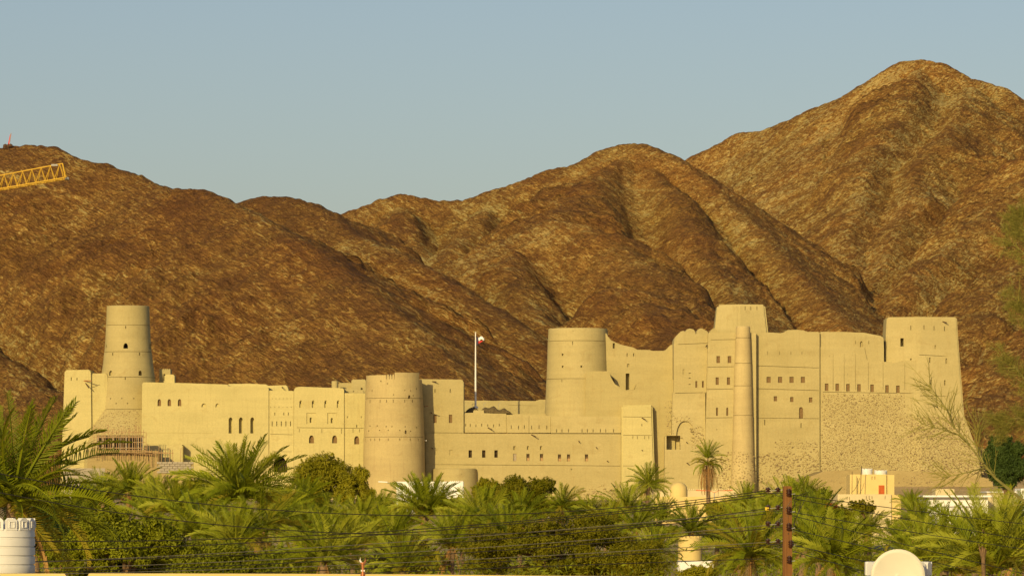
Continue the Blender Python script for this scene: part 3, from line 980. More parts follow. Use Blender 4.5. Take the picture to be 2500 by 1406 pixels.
s = round_tower('fort_wall', 1110, 1002, [(1268, 58), (1150, 55), (1145, 54), (1143, 51)], 'mud', 48)
s.rect(1127, 1157, 2, 2, 0.4)
s.finish('low rounded bastion below the shuttered block, right of the notched round tower', 'wall', GR)

# H5
s = wall('fort_building', [(1018, 926), (1030, 925), (1128, 926), (1132, 930)], 1002, 16, 1260, 'mud', 0.012, (0, 0), 0.4, 19)
s.rect(1062, 1022, 8, 20, 0.45, 'shut').rect(1100, 1022, 8, 20, 0.45, 'shut')
s.slit(1062, 954, 2, 9).slit(1099, 954, 2, 9)
s.groove(1052, 1056, 1131, 1056.5, 1.2, 0.3)
s.spout(1054, 931, 1.4, 'dark_wood', -0.1, 0.8).spout(1052, 1006, 1, 'dark_wood').spout(1054, 1092, 1, 'dark_wood')
s.finish('square block with two tall brown shutters, in the shadow of the notched round tower', 'building', GR)

# W6: long middle wall, upper bays then lower body
s = wall('fort_wall', [(1133, 1007.5), (1155, 1007), (1156, 1001), (1181, 1001), (1182, 1008), (1236, 1009.5)], 1002.6, 6, 1056, 'mud', 0.01, (0, 0), 0.3, 20, bevel=0.08)
for i, a in enumerate((1137, 1148, 1162, 1176, 1191, 1205, 1219)): s.slit(a, 1037 + (i % 3), 1.7, 6 + i % 2)
s.spout(1190, 1043, 1.6, 'dark_wood', -0.35, 0.7)
s.finish('first parapet bay of the long middle wall, below the flagpole', 'wall', GR)
s = wall('fort_wall', [(1236.5, 1012), (1291, 1012.5), (1292, 1013.5), (1344, 1015)], 1002.3, 6, 1056.4, 'mud', 0.01, (0, 0), 0.3, 21, bevel=0.08)
for i, a in enumerate((1248, 1266, 1280, 1298, 1316, 1335)): s.slit(a, 1042 + (i % 2), 1.7, 9)
s.slit(1291.5, 1036, 0.8, 42, .2)
s.finish('second parapet bay of the long middle wall, left of the big round tower', 'wall', GR)
s = wall('fort_wall', [(1344.5, 1015.5), (1440, 1016), (1516, 1016)], 1002.0, 6, 1057, 'mud', 0.01, (0, 0), 0.3, 22, bevel=0.08)
for a in (1359, 1372, 1388, 1421, 1434, 1448, 1466, 1479, 1498): s.slit(a, 1051, 1.7, 8)
s.finish('longest parapet bay with nine slits below the big round tower', 'wall', GR)
s = wall('fort_wall', [(1040, 1057.4), (1516, 1059)], 1001.6, 9, 1262, 'mud', 0.012, (0, 0), 0, 23, bevel=0.06)
for a in (1065, 1101): s.rect(a, 1104, 7, 13, 0.6, 'shut')
for a in (1148, 1181, 1211): s.rect(a, 1107.5, 8, 18, 0.9, 'dark')
for a in (1256, 1289, 1321): s.rect(a, 1093, 5, 9, 0.6)
s.rect(1257, 1116, 8, 18, 0.35, 'pale')
for a in (1289, 1322): s.rect(a, 1116, 7.5, 17, 0.5, 'lattice')
for a in (1366, 1388, 1432): s.rect(a, 1117, 7.5, 17, 0.5, 'lattice')
s.groove(1056, 1133.5, 1290, 1135, 1.2, 0.35).groove(1292, 1135, 1514, 1137, 1.2, 0.35)
s.rect(1395, 1145, 2.5, 3, .5)
s.spout(1296, 1060, 1.8, 'dark_wood', -0.35, 0.7).spout(1413, 1075, 0.9, 'dark_wood', -0.5, 0.1).spout(1455, 1091, 0.8, 'dark_wood').spout(1482, 1124, 0.7, 'dark_wood')
s.finish('long middle curtain wall pierced by a low row of small windows', 'wall', GR)
LW = s
stones(s, [(1415, 1192), (1530, 1187), (1600, 1200), (1600, 1262), (1400, 1262)], 6.5, 1.3, 3.0, 31, keep=0.9)
# T7
s = wall('fort_tower', [(1517, 990), (1522, 988.5), (1590, 988), (1593, 990)], 1000, 8, 1262, 'mud_gold', 0.012, (0, 9), 0.3, 24, bevel=0.5)
s.groove(1519, 1017, 1596, 1018, 1.2, 0.35)
s.slit(1567, 1037, 1.7, 5)
s.spout(1566, 1019, 1.5, 'dark_wood', -0.35, 0.6).spout(1567, 1098, 0.4, 'dark_wood')
s.groove(1520, 1062, 1597, 1062.5, 1.2, 0.35)
for a in (1545, 1556, 1574, 1584): s.slit(a, 1067.5, 1.5, 7, 0.35)
s.groove(1521, 1136.5, 1548, 1137, 1.0, 0.35)
s.finish('square turret closing the right end of the long middle wall', 'tower', GR)
# roof wall behind the flagpole
s = wall('fort_wall', [(1128, 977), (1310, 978.5), (1313, 975), (1336, 975)], 1040, 3, 1040, 'mud', 0, (0, 0), 0.5, 25)
s.groove(1240, 988.5, 1310, 990, 1.0, 0.2)
s.finish('plain rear roof wall behind the flagpole', 'wall', GR)
s = wall('fort_wall', [(1130, 1009), (1340, 1010.5)], 1010, 20, 1050, 'mud', 0, (0, 0), 0.7, 26)
s.finish('flat mud roof terrace at the foot of the flagpole', 'terrace', GR)

# T8 big round tower
s = round_tower('fort_tower', 1411, 1012, lip([(1265, 88), (1017, 81.5), (960, 78.5), (926, 76.8, 1), (880, 75), (834, 73.5, 1), (812, 72.5), (805, 72), (803, 71)]), 'mud', 96)
for a, b in ((1373, 868), (1373, 897), (1418, 897)): s.rect(a, b, 4, 5, 0.8)
s.slit(1397, 840, 1.6, 8, .4).slit(1371, 931, 1.6, 6, .4).slit(1398, 811, 2, 2, .3)
s.finish('largest round tower, plain and pale, in the middle of the fort', 'tower', GR)
# W9 swooping wall
s = wall('fort_wall', [(1470, 808), (1480, 812), (1484, 821), (1493, 831), (1508, 838), (1520, 842), (1546, 848), (1556, 853.5), (1586, 854), (1592, 856), (1623, 856), (1636, 843), (1650, 838)], 1009, 8, 1262, 'mud', 0.01, (0, 0), 0.4, 27)
s.rect(1498.5, 844, 5, 13, 1.2)
s.rect(1532, 932, 9, 41, 2.2)
s.rect(1534, 892, 5, 8, 0.5).slit(1531, 866, 2.2, 8).slit(1547, 866, 2.2, 8)
s.arch(1494, 928, 13, 11, 1.2)
s.finish('curving wall that dips like a saddle between the largest round tower and the keep', 'wall', GR)
s = wall('fort_wall', [(1430, 908), (1450, 906), (1486, 906), (1492, 922), (1501, 937), (1526, 952), (1548, 950), (1556, 933), (1600, 929), (1648, 926)], 1003.2, 6, 1262, 'mud_far', 0.008, (2, 0), 0.3, 28, bevel=0.35)
s.finish('bulging lower apron wall under the saddle-shaped wall', 'wall', GR)

# K10 left part of keep
s = wall('fort_building', [(1645, 838), (1647, 826), (1651, 820), (1662, 809), (1670, 807), (1673, 811), (1676, 804), (1684, 801.5), (1694, 804), (1697, 810), (1699, 817), (1701, 809), (1704, 804), (1712, 800.5), (1722, 806), (1727, 808), (1729, 815), (1734, 808), (1741, 801), (1748, 801), (1752, 820)],
         1000.5, 12, 959, 'mud', 0.01, (0, 0), 0.2, 29, bevel=0.12)
s.groove(1655, 840.5, 1729, 837.5, 1.4, 0.4)
for a in (1700, 1716): s.rect(a, 938, 4.5, 16, 0.5, 'shut')
s.arch(1669.5, 908, 5, 14, 0.25, None, False)
for b in (911, 923, 938): s.rect(1684, b, 5, 2.2, 0.4)
s.spout(1727, 841, 1.2, 'dark_wood', -0.5, -0.4)
s.finish('crumbling battlements and shoulder of the keep, left of its square top tower', 'building', GR)
s = wall('fort_building', [(1623, 1063), (1640, 1061), (1642, 960), (1646, 956), (1700, 957), (1722, 957)], 999.5, 12, 1262, 'mud', 0.02, (2, 0), 0.2, 30)
s.groove(1648, 959.5, 1717, 958, 1.2, 0.35)
s.arch(1673, 1055, 44, 56, 0.7)
s.rect(1644, 1080, 34, 34, 4.6)
s.rect(1659, 1072, 17, 7, 1.2)
s.spout(1676, 1079, 0.6, 'dark_wood').spout(1676, 1129, 1.0, 'dark_wood', -0.3, 0.4)
s.finish('ruined lower front of the keep with a broken arch and a deep square alcove', 'building', GR)
stones(s, [(1628, 975), (1645, 975), (1640, 1060), (1622, 1062)], 4.5, 0.9, 1.9, 32, keep=0.8)
stones(s, [(1686, 1036), (1718, 1042), (1718, 1098), (1690, 1098)], 4.5, 0.9, 1.9, 33, keep=1.0)
stones(s, [(1640, 1022), (1668, 1012), (1692, 1028), (1694, 1034), (1670, 1019), (1644, 1034)], 3.6, 0.8, 1.7, 34, keep=1.4)
# square tower on the keep
s = Solid('fort_tower', 1012, 'mud', bevel=0.45)
k_ = 1012 / F
def quad_tower(s, pts_top, pts_bot, zt, zb):
    n = len(pts_top)
    s.mb.add([(x, y, zb) for x, y in pts_bot] + [(x, y, zt) for x, y in pts_top],
             [tuple(range(n))[::-1], tuple(range(n, 2 * n))] + [(i, (i + 1) % n, (i + 1) % n + n, i + n) for i in range(n)])
quad_tower(s, [(X(1751, 1012), 1011), (X(1800, 1012), 1008), (X(1866, 1012), 1009), (X(1868, 1012), 1020), (X(1752, 1012), 1020)],
           [(X(1731, 1012), 1010.3), (X(1800, 1012), 1006), (X(1886, 1012), 1007), (X(1888, 1012), 1023), (X(1731, 1012), 1023)], Z(744.5, 1012), Z(930, 1012))
for a in (1817, 1831, 1846): s.slit(a, 754, 1.6, 9, 0.4)
s.finish('square flaring tower that crowns the keep, highest point of the fort', 'tower', GR)
# K11
s = wall('fort_building', [(1729, 814), (1731, 812), (1800, 812), (1846, 812)], 998, 14, 1262, 'mud', 0.012, (12, 0), 0.3, 41)
for a in (1753.5, 1781): s.rect(a, 877.5, 8.5, 17, 0.5, 'shut')
for a, b in ((1751, 930), (1778.5, 930)): s.rect(a, b, 7.5, 18, 0.5, 'shut')
for a in (1750.5, 1775.5): s.arch(a, 1004.5, 4.5, 20, 0.5, 'shut', False)
s.groove(1736, 829.5, 1797, 828.5, 1.2, 0.35).groove(1726, 896, 1792, 895, 1.2, 0.35).groove(1722, 950.5, 1790, 949, 1.2, 0.35).groove(1719, 1020, 1788, 1019, 1.2, 0.35)
s.slit(1750, 1048, 1.5, 4, .3)
s.finish('tall shuttered front of the keep, left of the round buttress', 'building', GR)
stones(s, [(1765, 1106), (1790, 1100), (1838, 1100), (1840, 1190), (1750, 1240), (1745, 1150)], 6.2, 1.4, 3.0, 35, keep=1.0)
# buttress
s = round_tower('fort_tower', 1814, 997.5, lip([(1265, 31), (1170, 29.5), (1105, 26.5), (1014, 24, 1), (942, 22, 1), (887, 20.5, 1), (825, 18, 1), (799, 17.3), (796.5, 15.5)]), 'mud_pale', 36)
s.finish('slim round buttress tower running up the front of the keep', 'buttress', GR)
stones(s, [(1790, 1103), (1840, 1103), (1844, 1185), (1786, 1185)], 6.0, 1.1, 2.4, 36, keep=0.95)
# W13
s = wall('fort_building', [(1841, 812), (1872, 811), (1903, 813), (1915, 811), (1922, 805.5), (1945, 804.5), (1966, 806.5), (1969, 810), (2001, 810)], 1000, 14, 1262, 'mud', 0.012, (0, 0), 0.5, 42)
for a in (1876.5, 1904.5, 1932.5, 1960): s.rect(a, 927, 10, 14.5, 0.5, 'shut')
for a, b in ((1893, 973), (1933, 975), (1979, 976)): s.rect(a, b, 8, 12, 0.5, 'shut')
s.arch(1955.5, 1007, 9.5, 27, 0.55, 'shut', False)
s.slit(1867, 1031, 2.4, 13).slit(1955.5, 1038, 2, 12)
for a in (1874, 1903, 1931, 1958): s.slit(a, 862, 1.2, 8, .25)
s.groove(1842, 892.5, 1999, 898, 1.3, 0.35).groove(1845, 948.5, 1999, 953, 1.2, 0.35).groove(1846, 1020, 1999, 1021.5, 1.0, 0.3)
s.finish('broad keep front with four square shutters in a row, right of the round buttress', 'building', GR)
stones(s, [(1890, 1076), (2001, 1074), (2001, 1101), (1892, 1102)], 5.2, 1.0, 2.2, 37, keep=0.9)
stones(s, [(1843, 1105), (2003, 1104), (2004, 1165), (1990, 1175), (1843, 1195)], 5.6, 1.3, 3.0, 38, keep=0.9)
# W14
s = wall('fort_wall', [(2001, 810), (2060, 810), (2110, 812), (2135, 817), (2154, 820.5), (2157, 826), (2158, 850)], 1000.9, 8, 915, 'mud', 0, (0, 0), 0.5, 43)
s.slit(2089, 836, 1.6, 8, .3).slit(2121, 836, 1.6, 8, .3).arch(2103, 841, 6, 16, 0.6)
s.finish('upper rear wall between the keep and the great right-hand tower', 'wall', GR)
s = wall('fort_wall', [(2002, 846), (2110, 847), (2113, 862), (2117, 879), (2160, 883), (2190, 884), (2202, 880), (2236, 879)], 1000.6, 7, 1262, 'mud', 0.014, (0, 0), 0.3, 44, bevel=0.12)
for a, b in ((2018, 945), (2044, 945.5), (2070, 946), (2097, 946.5), (2129, 947.5), (2165.5, 949), (2192, 950)): s.rect(a, b, 8.5, 18, 0.5, 'shut')
s.groove(2009, 956.5, 2228, 960, 1.3, 0.35)
for a in (2031, 2058, 2086, 2117, 2153, 2206):
    s.rect(a + 3, 908 if a < 2110 else 918, 0.9, 88 if a < 2110 else 66, 0.18)
for a, b in ((2025, 870), (2065, 880), (2069, 914)): s.rect(a, b, 1.5, 1.5, .3)
s.arch(2147, 877, 6, 7, 0.8)
s.finish('ribbed wall with seven brown shutters above the exposed rubble, left of the great right-hand tower', 'wall', GR)
stones(s, [(2008, 963), (2100, 964), (2209, 962), (2209, 1010), (2236, 1012), (2236, 1175), (2006, 1175)], 3.7, 0.9, 2.0, 39, keep=1.0)
# T15
s = Solid('fort_tower', 998, 'mud', bevel=0.3)
def loft(s, levels):
    n = len(levels[0][1]); vs = []
    for py, pts in levels:
        vs += [(X(px, s.D), y, Z(py, s.D)) for px, y in pts]
    fs = [tuple(range(n))[::-1], tuple(range(len(vs) - n, len(vs)))]
    for l in range(len(levels) - 1):
        for i in range(n):
            a_ = l * n + i; b_ = l * n + (i + 1) % n
            fs.append((a_, b_, b_ + n, a_ + n))
    s.mb.add(vs, fs)
loft(s, [(1262, [(2150, 1003), (2252, 997.6), (2412, 999.5), (2414, 1014), (2150, 1014)]),
         (1110, [(2154, 1003), (2250, 998.8), (2392, 1000.5), (2393, 1014), (2154, 1014)]),
         (1012, [(2158, 1003), (2248, 999.7), (2358, 1001.5), (2359, 1014), (2158, 1014)]),
         (868, [(2165, 1003), (2245, 1000.5), (2347, 1002), (2348, 1013), (2165, 1013)]),
         (772, [(2170, 1003), (2243, 1001), (2341, 1002.5), (2342, 1012), (2170, 1012)])])
for a, b in ((2227, 799), (2259, 798), (2284, 800), (2310, 801)): s.slit(a, b, 1.7, 11)
s.rect(2206, 834, 8, 20, 2.5)
s.rect(2287, 846, 3.5, 9, 0.5)
for a, b in ((2227, 880), (2273, 878), (2314, 880), (2276, 931), (2310, 933)): s.arch(a, b, 3.6, 13, 0.6)
s.groove(2247, 865, 2343, 870, 1.3, 0.4).groove(2249, 965, 2349, 967, 1.3, 0.4)
s.spout(2304, 783, 1.3, 'dark_wood', -0.3, 0.8)
s.finish('great square tower at the right end of the fort, with one black doorway high up', 'tower', GR)
T15 = s
s = T15
stones(s, [(2214, 1016), (2357, 1016), (2366, 1070), (2392, 1110), (2404, 1180), (2214, 1180)], 3.8, 1.1, 2.5, 40, keep=1.1)
s = wall('rubble_wall', [(2350, 1092), (2372, 1082), (2400, 1094), (2418, 1100), (2440, 1130), (2460, 1150)], 1010, 6, 1262, 'earth', 0.03, (0, 5), 2.5, 46, bevel=0)
s.finish('ruined stub of stone wall running down right of the great tower', 'wall', GR)
stones(s, [(2352, 1092), (2372, 1084), (2400, 1096), (2418, 1102), (2440, 1132), (2440, 1190), (2352, 1190)], 5.0, 1.0, 2.4, 41, keep=1.2)
s = wall('fort_wall', [(1960, 1170), (2010, 1150), (2100, 1146), (2250, 1150), (2350, 1154), (2420, 1170)], 965, 25, 1262, 'earth', 0.35, (30, 20), 1.2, 47, bevel=0)
s.finish('sloping bank of brown earth and rubble at the foot of the great right-hand tower', 'earth bank', GR)
stones(s, [(2190, 1158), (2290, 1176), (2300, 1200), (2230, 1205), (2190, 1195)], 5.0, 0.9, 2.4, 42, keep=0.6)
stones(s, [(2215, 1146), (2330, 1150), (2330, 1160), (2215, 1160)], 4.0, 0.8, 1.6, 43, keep=0.8)
stones(s, [(2000, 1165), (2075, 1165), (2075, 1200), (2020, 1205)], 7.0, 0.6, 1.6, 44, keep=0.4)
LB = s
stones(s, [(2210, 1158), (2420, 1168), (2430, 1205), (2190, 1205)], 5.5, 0.7, 2.0, 45, keep=0.7)
stones(s, [(1990, 1175), (2070, 1160), (2075, 1200), (1990, 1205)], 6.5, 0.6, 1.6, 47, keep=0.6)

# ------------------------------------------------------------------ plants
def frond_mesh(name, seed, arch, nleaf=46, leaf=0.22, wdt=0.016, sag=0.35, vee=0.5):
    """one palm leaf of unit length along +x, curving down by 'arch' radians; leaflets in two ranks"""
    r = random.Random(seed)
    n = 12
    pts = [(0.0, 0.0)]; a = arch * 0.30
    for i in range(n):
        t = (i + 0.5) / n
        ang = a - arch * (t ** 1.5)
        pts.append((pts[-1][0] + math.cos(ang) / n, pts[-1][1] + math.sin(ang) / n))
    mb = MB()
    side = r.uniform(-.05, .05)
    def at(t):
        f = t * n; i = min(n - 1, int(f)); u = f - i
        x = pts[i][0] * (1 - u) + pts[i + 1][0] * u; z = pts[i][1] * (1 - u) + pts[i + 1][1] * u
        d = Vector((pts[i + 1][0] - pts[i][0], 0, pts[i + 1][1] - pts[i][1])).normalized()
        return Vector((x, side * t * t, z)), d
    mb.tube([at(i / 8)[0] for i in range(9)], [0.013 * (1 - 0.85 * i / 8) + 0.001 for i in range(9)], 3, False)
    up0 = Vector((0, 1, 0))
    for i in range(nleaf):
        t = 0.14 + 0.85 * (i / (nleaf - 1))
        p, d = at(t)
        nrm = d.cross(Vector((0, -1, 0))).normalized()
        if nrm.z < 0 and abs(d.z) < 0.99: nrm = -nrm
        env = (0.55 + 0.45 * math.sin(min(1, t * 1.7) * math.pi / 2)) * (1 - 0.62 * max(0, (t - 0.45) / 0.55) ** 1.6)
        for sd_ in (-1, 1):
            L = leaf * env * r.uniform(.68, 1.18)
            fw = 0.42 + 0.70 * t + r.uniform(-.18, .18)
            v = vee * r.uniform(.6, 1.3)
            dirv = (Vector((0, sd_, 0)) + d * fw + nrm * v).normalized()
            q = p + dirv * L * 0.5
            dir2 = (dirv - Vector((0, 0, sag * r.uniform(.6, 1.5)))).normalized()
            e = q + dir2 * L * 0.5
            wv = d.cross(dirv).cross(dirv).normalized() * wdt * 0.5
            wv = (d - dirv * d.dot(dirv)).normalized() * wdt * 0.5 + nrm * wdt * 0.3 * sd_
            b = len(mb.v)
            mb.v += [tuple(p - wv * .6), tuple(p + wv * .6), tuple(q + wv), tuple(q - wv), tuple(e)]
            mb.f += [(b, b + 1, b + 2, b + 3), (b + 3, b + 2, b + 4)]
    me = mb.mesh(name)
    me.materials.append(M['frond'])
    return me


FR = {}
for tier, arch in (('up', 0.28), ('mid', 0.6), ('out', 1.0), ('low', 1.35)):
    FR[tier] = [frond_mesh('frond_' + tier, 100 + i * 7 + int(arch * 100), arch * (0.85 + 0.15 * i), 25 + 2 * i, 0.195, 0.0155, 0.3, 0.55) for i in range(3)]
NEAR = {}
for tier, arch in (('up', 0.35), ('mid', 0.8), ('out', 1.2), ('low', 1.45)):
    NEAR[tier] = [frond_mesh('near_frond_' + tier, 300 + i * 7 + int(arch * 100), arch * (0.85 + 0.15 * i), 42, 0.165, 0.0100, 0.22, 0.45) for i in range(3)]
DEADF = [frond_mesh('dead_frond', 500 + i, 0.5, 26, 0.12, 0.02, 0.9, 0.1) for i in range(2)]


def place_frond(parent, me, az, el, L, mat, roll=0.0, name='frond', off=0.0):
    o = bpy.data.objects.new(name, me)
    COL.objects.link(o)
    o.parent = parent
    rot = Matrix.Rotation(az, 4, 'Z') @ Matrix.Rotation(-el, 4, 'Y') @ Matrix.Rotation(roll, 4, 'X')
    o.matrix_basis = Matrix.Translation((math.cos(az) * off, math.sin(az) * off, 0)) @ rot @ Matrix.Scale(L, 4)
    if mat != 'frond':
        o.material_slots[0].link = 'OBJECT'
        o.material_slots[0].material = M[mat]
    return o


def palm(px, py, D, size, label, seed, n=46, mats=('frond', 'frond', 'frond_pale'), lo=-20, hi=85, near=False, dead=4, trunk_r=0.20, spread=360, face=None, tilt=0.0):
    """crown centre at a bearing; size = frond length in photograph pixels"""
    r = random.Random(seed)
    c = P(px, py, D); L = size * 1.26 * D / F; n = int(n * 1.5)
    base = G(c.x, D)
    root = empty('date_palm', (c.x, D, c.z))
    tag(root, label, 'palm tree', 'date palms in the grove below the fort')
    root.rotation_euler = (r.uniform(-.09, .09), r.uniform(-.11, .11), 0)
    tr = MB()
    h = c.z - base + 0.3
    pts = []; rs = []
    k = max(6, int(h / 0.5))
    bx, by = r.uniform(-.8, .8), r.uniform(-.5, .5)
    for i in range(k + 1):
        t = i / k
        pts.append((bx * (1 - t) ** 2, by * (1 - t) ** 2, -h + t * h)); rs.append(trunk_r * (1.15 - 0.25 * t) * (1.0 + 0.13 * (i % 2)))
    tr.tube(pts, rs, 9)
    tr.build('trunk', M['bark'], root, 40)
    # leaf bases
    cb = MB()
    for i in range(14):
        a = i * 2.4; e = rad(25 + 3 * i)
        d = Vector((math.cos(a) * math.cos(e), math.sin(a) * math.cos(e), math.sin(e)))
        cb.tube([d * 0.05 + Vector((0, 0, -0.35 + .02 * i)), d * 0.45 + Vector((0, 0, -0.3 + .02 * i))], [0.07, 0.035], 4)
    cb.build('leaf_bases', M['frond_gold'] if not near else M['frond'], root)
    F_ = NEAR if near else FR
    for i in range(n):
        t = (i + 0.5) / n
        az = i * 2.39996 + r.uniform(-.2, .2)
        if face is not None: az = face + (r.random() - .5) * rad(spread)
        el = rad(hi + (lo - hi) * (t ** 0.85) + r.uniform(-7, 7))
        tier = 'up' if t < 0.25 else 'mid' if t < 0.55 else 'out' if t < 0.8 else 'low'
        m = r.choice(mats)
        if t > 0.86 and r.random() < 0.5: m = 'frond_gold'
        place_frond(root, r.choice(F_[tier]), az, el + tilt, L * r.uniform(.85, 1.08) * (0.8 + 0.2 * math.sin(t * math.pi)), m, r.uniform(-.9, .9))
    for i in range(dead):
        place_frond(root, r.choice(DEADF), r.uniform(0, 6.28), rad(r.uniform(-80, -55)), L * r.uniform(.5, .75), 'frond_dead', 0, 'dead_frond', 0.15)
    return root


def rand_unit(rr, n):
    v = rr.normal(size=(n, 3)); return v / np.linalg.norm(v, axis=1, keepdims=True)


def leaf_cloud(rr, centres, radii, n, size, flat=0.0, elong=2.4):
    """many small leaves on and inside clumps; returns verts, quads"""
    C_ = np.array(centres); Rr = np.array(radii)
    wgt = (Rr.max(1) ** 2); wgt = wgt / wgt.sum()
    idx = rr.choice(len(C_), n, p=wgt)
    u = rand_unit(rr, n)
    rads = 0.62 + 0.5 * rr.rand(n) ** 1.2 + 0.10 * np.sin(u[:, 0] * 9 + idx) * np.sin(u[:, 2] * 8 + idx * 2)
    deep = rr.rand(n) < 0.25
    rads[deep] = rr.uniform(.3, .8, deep.sum())
    p = C_[idx] + u * Rr[idx] * rads[:, None]
    nn = u * 0.8 + rand_unit(rr, n) * 0.75 + np.array([0, 0, 0.2]); nn /= np.linalg.norm(nn, axis=1, keepdims=True)
    d = rand_unit(rr, n) + u * 0.5; d -= nn * (d * nn).sum(1, keepdims=True) * 0.8
    d /= np.linalg.norm(d, axis=1, keepdims=True)
    s = np.cross(d, nn); s /= np.linalg.norm(s, axis=1, keepdims=True) + 1e-9
    ln = size * rr.uniform(.6, 1.4, n)[:, None] * elong / 2; wd = size * rr.uniform(.6, 1.3, n)[:, None] / 2
    V = np.stack([p - d * ln, p - s * wd * .8 + d * ln * .1, p + d * ln, p + s * wd * .8 + d * ln * .1], 1).reshape(-1, 3)
    return V, np.arange(4 * n).reshape(n, 4)


def tree(px, py, D, w, h, label, seed, mat='olive', n=14000, leaf=2.6, clumps=26, cat='tree', name='leafy_tree', group='leafy trees among the palms', elong=2.2, sprays=60, csize=(0.22, 0.42)):
    """crown centre and half extents in photograph pixels"""
    rr = np.random.RandomState(seed); r = random.Random(seed)
    k = D / F
    c = P(px, py, D); W, Hh = w * k, h * k
    base = G(c.x, D)
    root = empty(name, (c.x, D, base))
    tag(root, label, cat, group)
    cz = c.z - base
    cs = []; rs = []
    for i in range(clumps):
        u = rand_unit(rr, 1)[0]; q = rr.uniform(.35, .92) ** 0.7
        s_ = rr.uniform(*csize)
        cs.append((u[0] * W * (1 - s_) * q * 1.12, u[1] * W * 0.7 * (1 - s_) * q, cz + u[2] * Hh * (1 - s_) * q * 1.12))
        rs.append((W * s_, W * s_ * .8, min(W * s_ * .9, Hh * s_ * 1.35)))
    V, Q = leaf_cloud(rr, cs, rs, n, leaf * k, elong=elong)
    # sprays of leaves breaking the outline
    VV = [V]; QQ = [Q]; m = len(V)
    for i in range(sprays):
        a = rr.randint(clumps); u = rand_unit(rr, 1)[0]; u[2] = abs(u[2]) * 0.9 + 0.1; u /= np.linalg.norm(u)
        st = np.array(cs[a]) + u * np.array(rs[a]) * .9
        ln = W * rr.uniform(.06, .17); cnt = 14
        t = rr.rand(cnt)[:, None]
        v2, q2 = leaf_cloud(rr, st + u * ln * t, np.full((cnt, 3), ln * .12), 34, leaf * k, elong=elong)
        VV.append(v2); QQ.append(q2 + m); m += len(v2)
    me = mesh_np('foliage', np.concatenate(VV), np.concatenate(QQ))
    f = link('foliage', me, M[mat], root)
    tb = MB()
    th = max(0.5, cz - Hh * 0.55)
    R0 = max(0.09, W * 0.05)
    tb.tube([(0, 0, 0), (R0 * .8, 0, th * .5), (0, 0, th)], [R0 * 1.25, R0, R0 * .8], 8)
    tb.build('trunk', M['branch'], root, 40)
    lb = MB()
    for i in range(min(clumps, 12)):
        e = Vector(cs[i]); mid = Vector((e.x * .45, e.y * .45, th + (e.z - th) * .45 + R0))
        lb.tube([(0, 0, th * 0.92), mid, e], [R0 * .6, R0 * .38, R0 * .14], 5)
    lb.build('limbs', M['branch'], root, 40)
    return root


# ---- palms, far to near
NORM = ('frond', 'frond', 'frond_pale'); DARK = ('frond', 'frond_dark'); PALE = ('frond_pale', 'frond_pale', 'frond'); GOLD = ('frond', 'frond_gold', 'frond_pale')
palm(1583, 1182, 520, 52, 'free-standing date palm with a round full crown in front of the square turret', 1, 38, NORM, -50, 82, dead=5, trunk_r=.24)
palm(1372, 1240, 450, 62, 'date palm before the rough stone footing, right of the street lamp', 2, 34, GOLD, -25, 80)
palm(1528, 1252, 420, 74, 'half-hidden date palm below left of the free-standing round-crowned palm', 3, 32, PALE, -15, 82)
palm(1552, 1292, 330, 84, 'date palm with wide drooping fronds behind the wires, lower right of the rough stone footing', 4, 30, NORM, -30, 60)
palm(1688, 1300, 340, 76, 'short dense date palm right above the small round yellow tower', 5, 34, DARK, -10, 82)
palm(1602, 1350, 300, 70, 'pale date palm between the small yellow tower and the broad brown tree', 6, 30, PALE, -25, 75)
palm(1795, 1285, 360, 84, 'date palm with one golden sweeping frond, left of the utility pole', 7, 24, GOLD, -10, 70)
palm(1925, 1262, 330, 96, 'tall date palm rising directly behind the utility pole', 8, 40, PALE, -20, 84)
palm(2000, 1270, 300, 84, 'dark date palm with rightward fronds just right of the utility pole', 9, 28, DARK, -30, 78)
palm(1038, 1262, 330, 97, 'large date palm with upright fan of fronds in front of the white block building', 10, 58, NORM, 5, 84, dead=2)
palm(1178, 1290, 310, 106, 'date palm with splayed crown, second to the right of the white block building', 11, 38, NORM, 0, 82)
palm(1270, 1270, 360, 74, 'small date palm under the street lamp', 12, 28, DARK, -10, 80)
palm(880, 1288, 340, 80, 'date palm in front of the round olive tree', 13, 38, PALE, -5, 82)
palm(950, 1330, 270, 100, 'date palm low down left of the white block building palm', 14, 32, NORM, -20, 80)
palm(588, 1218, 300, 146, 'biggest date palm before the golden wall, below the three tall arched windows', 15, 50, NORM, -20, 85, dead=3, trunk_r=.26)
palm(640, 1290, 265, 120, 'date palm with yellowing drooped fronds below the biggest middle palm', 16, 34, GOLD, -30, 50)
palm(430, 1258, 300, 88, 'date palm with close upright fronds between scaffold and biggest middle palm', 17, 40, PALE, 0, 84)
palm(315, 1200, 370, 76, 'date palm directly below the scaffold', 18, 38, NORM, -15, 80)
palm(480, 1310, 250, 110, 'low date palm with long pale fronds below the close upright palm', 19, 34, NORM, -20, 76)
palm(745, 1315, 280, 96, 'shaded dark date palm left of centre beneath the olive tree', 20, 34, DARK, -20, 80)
palm(790, 1372, 215, 118, 'pale date palm at the bottom edge, left of the copper finial', 21, 36, PALE, -10, 80)
palm(985, 1395, 205, 96, 'date palm at the bottom edge just right of the copper finial', 22, 26, NORM, 0, 82)
palm(1105, 1335, 255, 100, 'date palm wedged left of the broad brown tree', 23, 34, NORM, -10, 80)
palm(1830, 1358, 210, 118, 'date palm at the bottom edge immediately left of the utility pole', 24, 36, GOLD, -25, 78)
palm(2030, 1372, 190, 128, 'date palm between the utility pole and the round dish', 25, 40, NORM, -20, 80)
palm(2120, 1300, 330, 60, 'date palm above left of the round dish, before the orange-doored house', 26, 36, PALE, -15, 80)
palm(2245, 1290, 270, 74, 'date palm with spiky top directly right of the cream house', 27, 38, NORM, -5, 84)
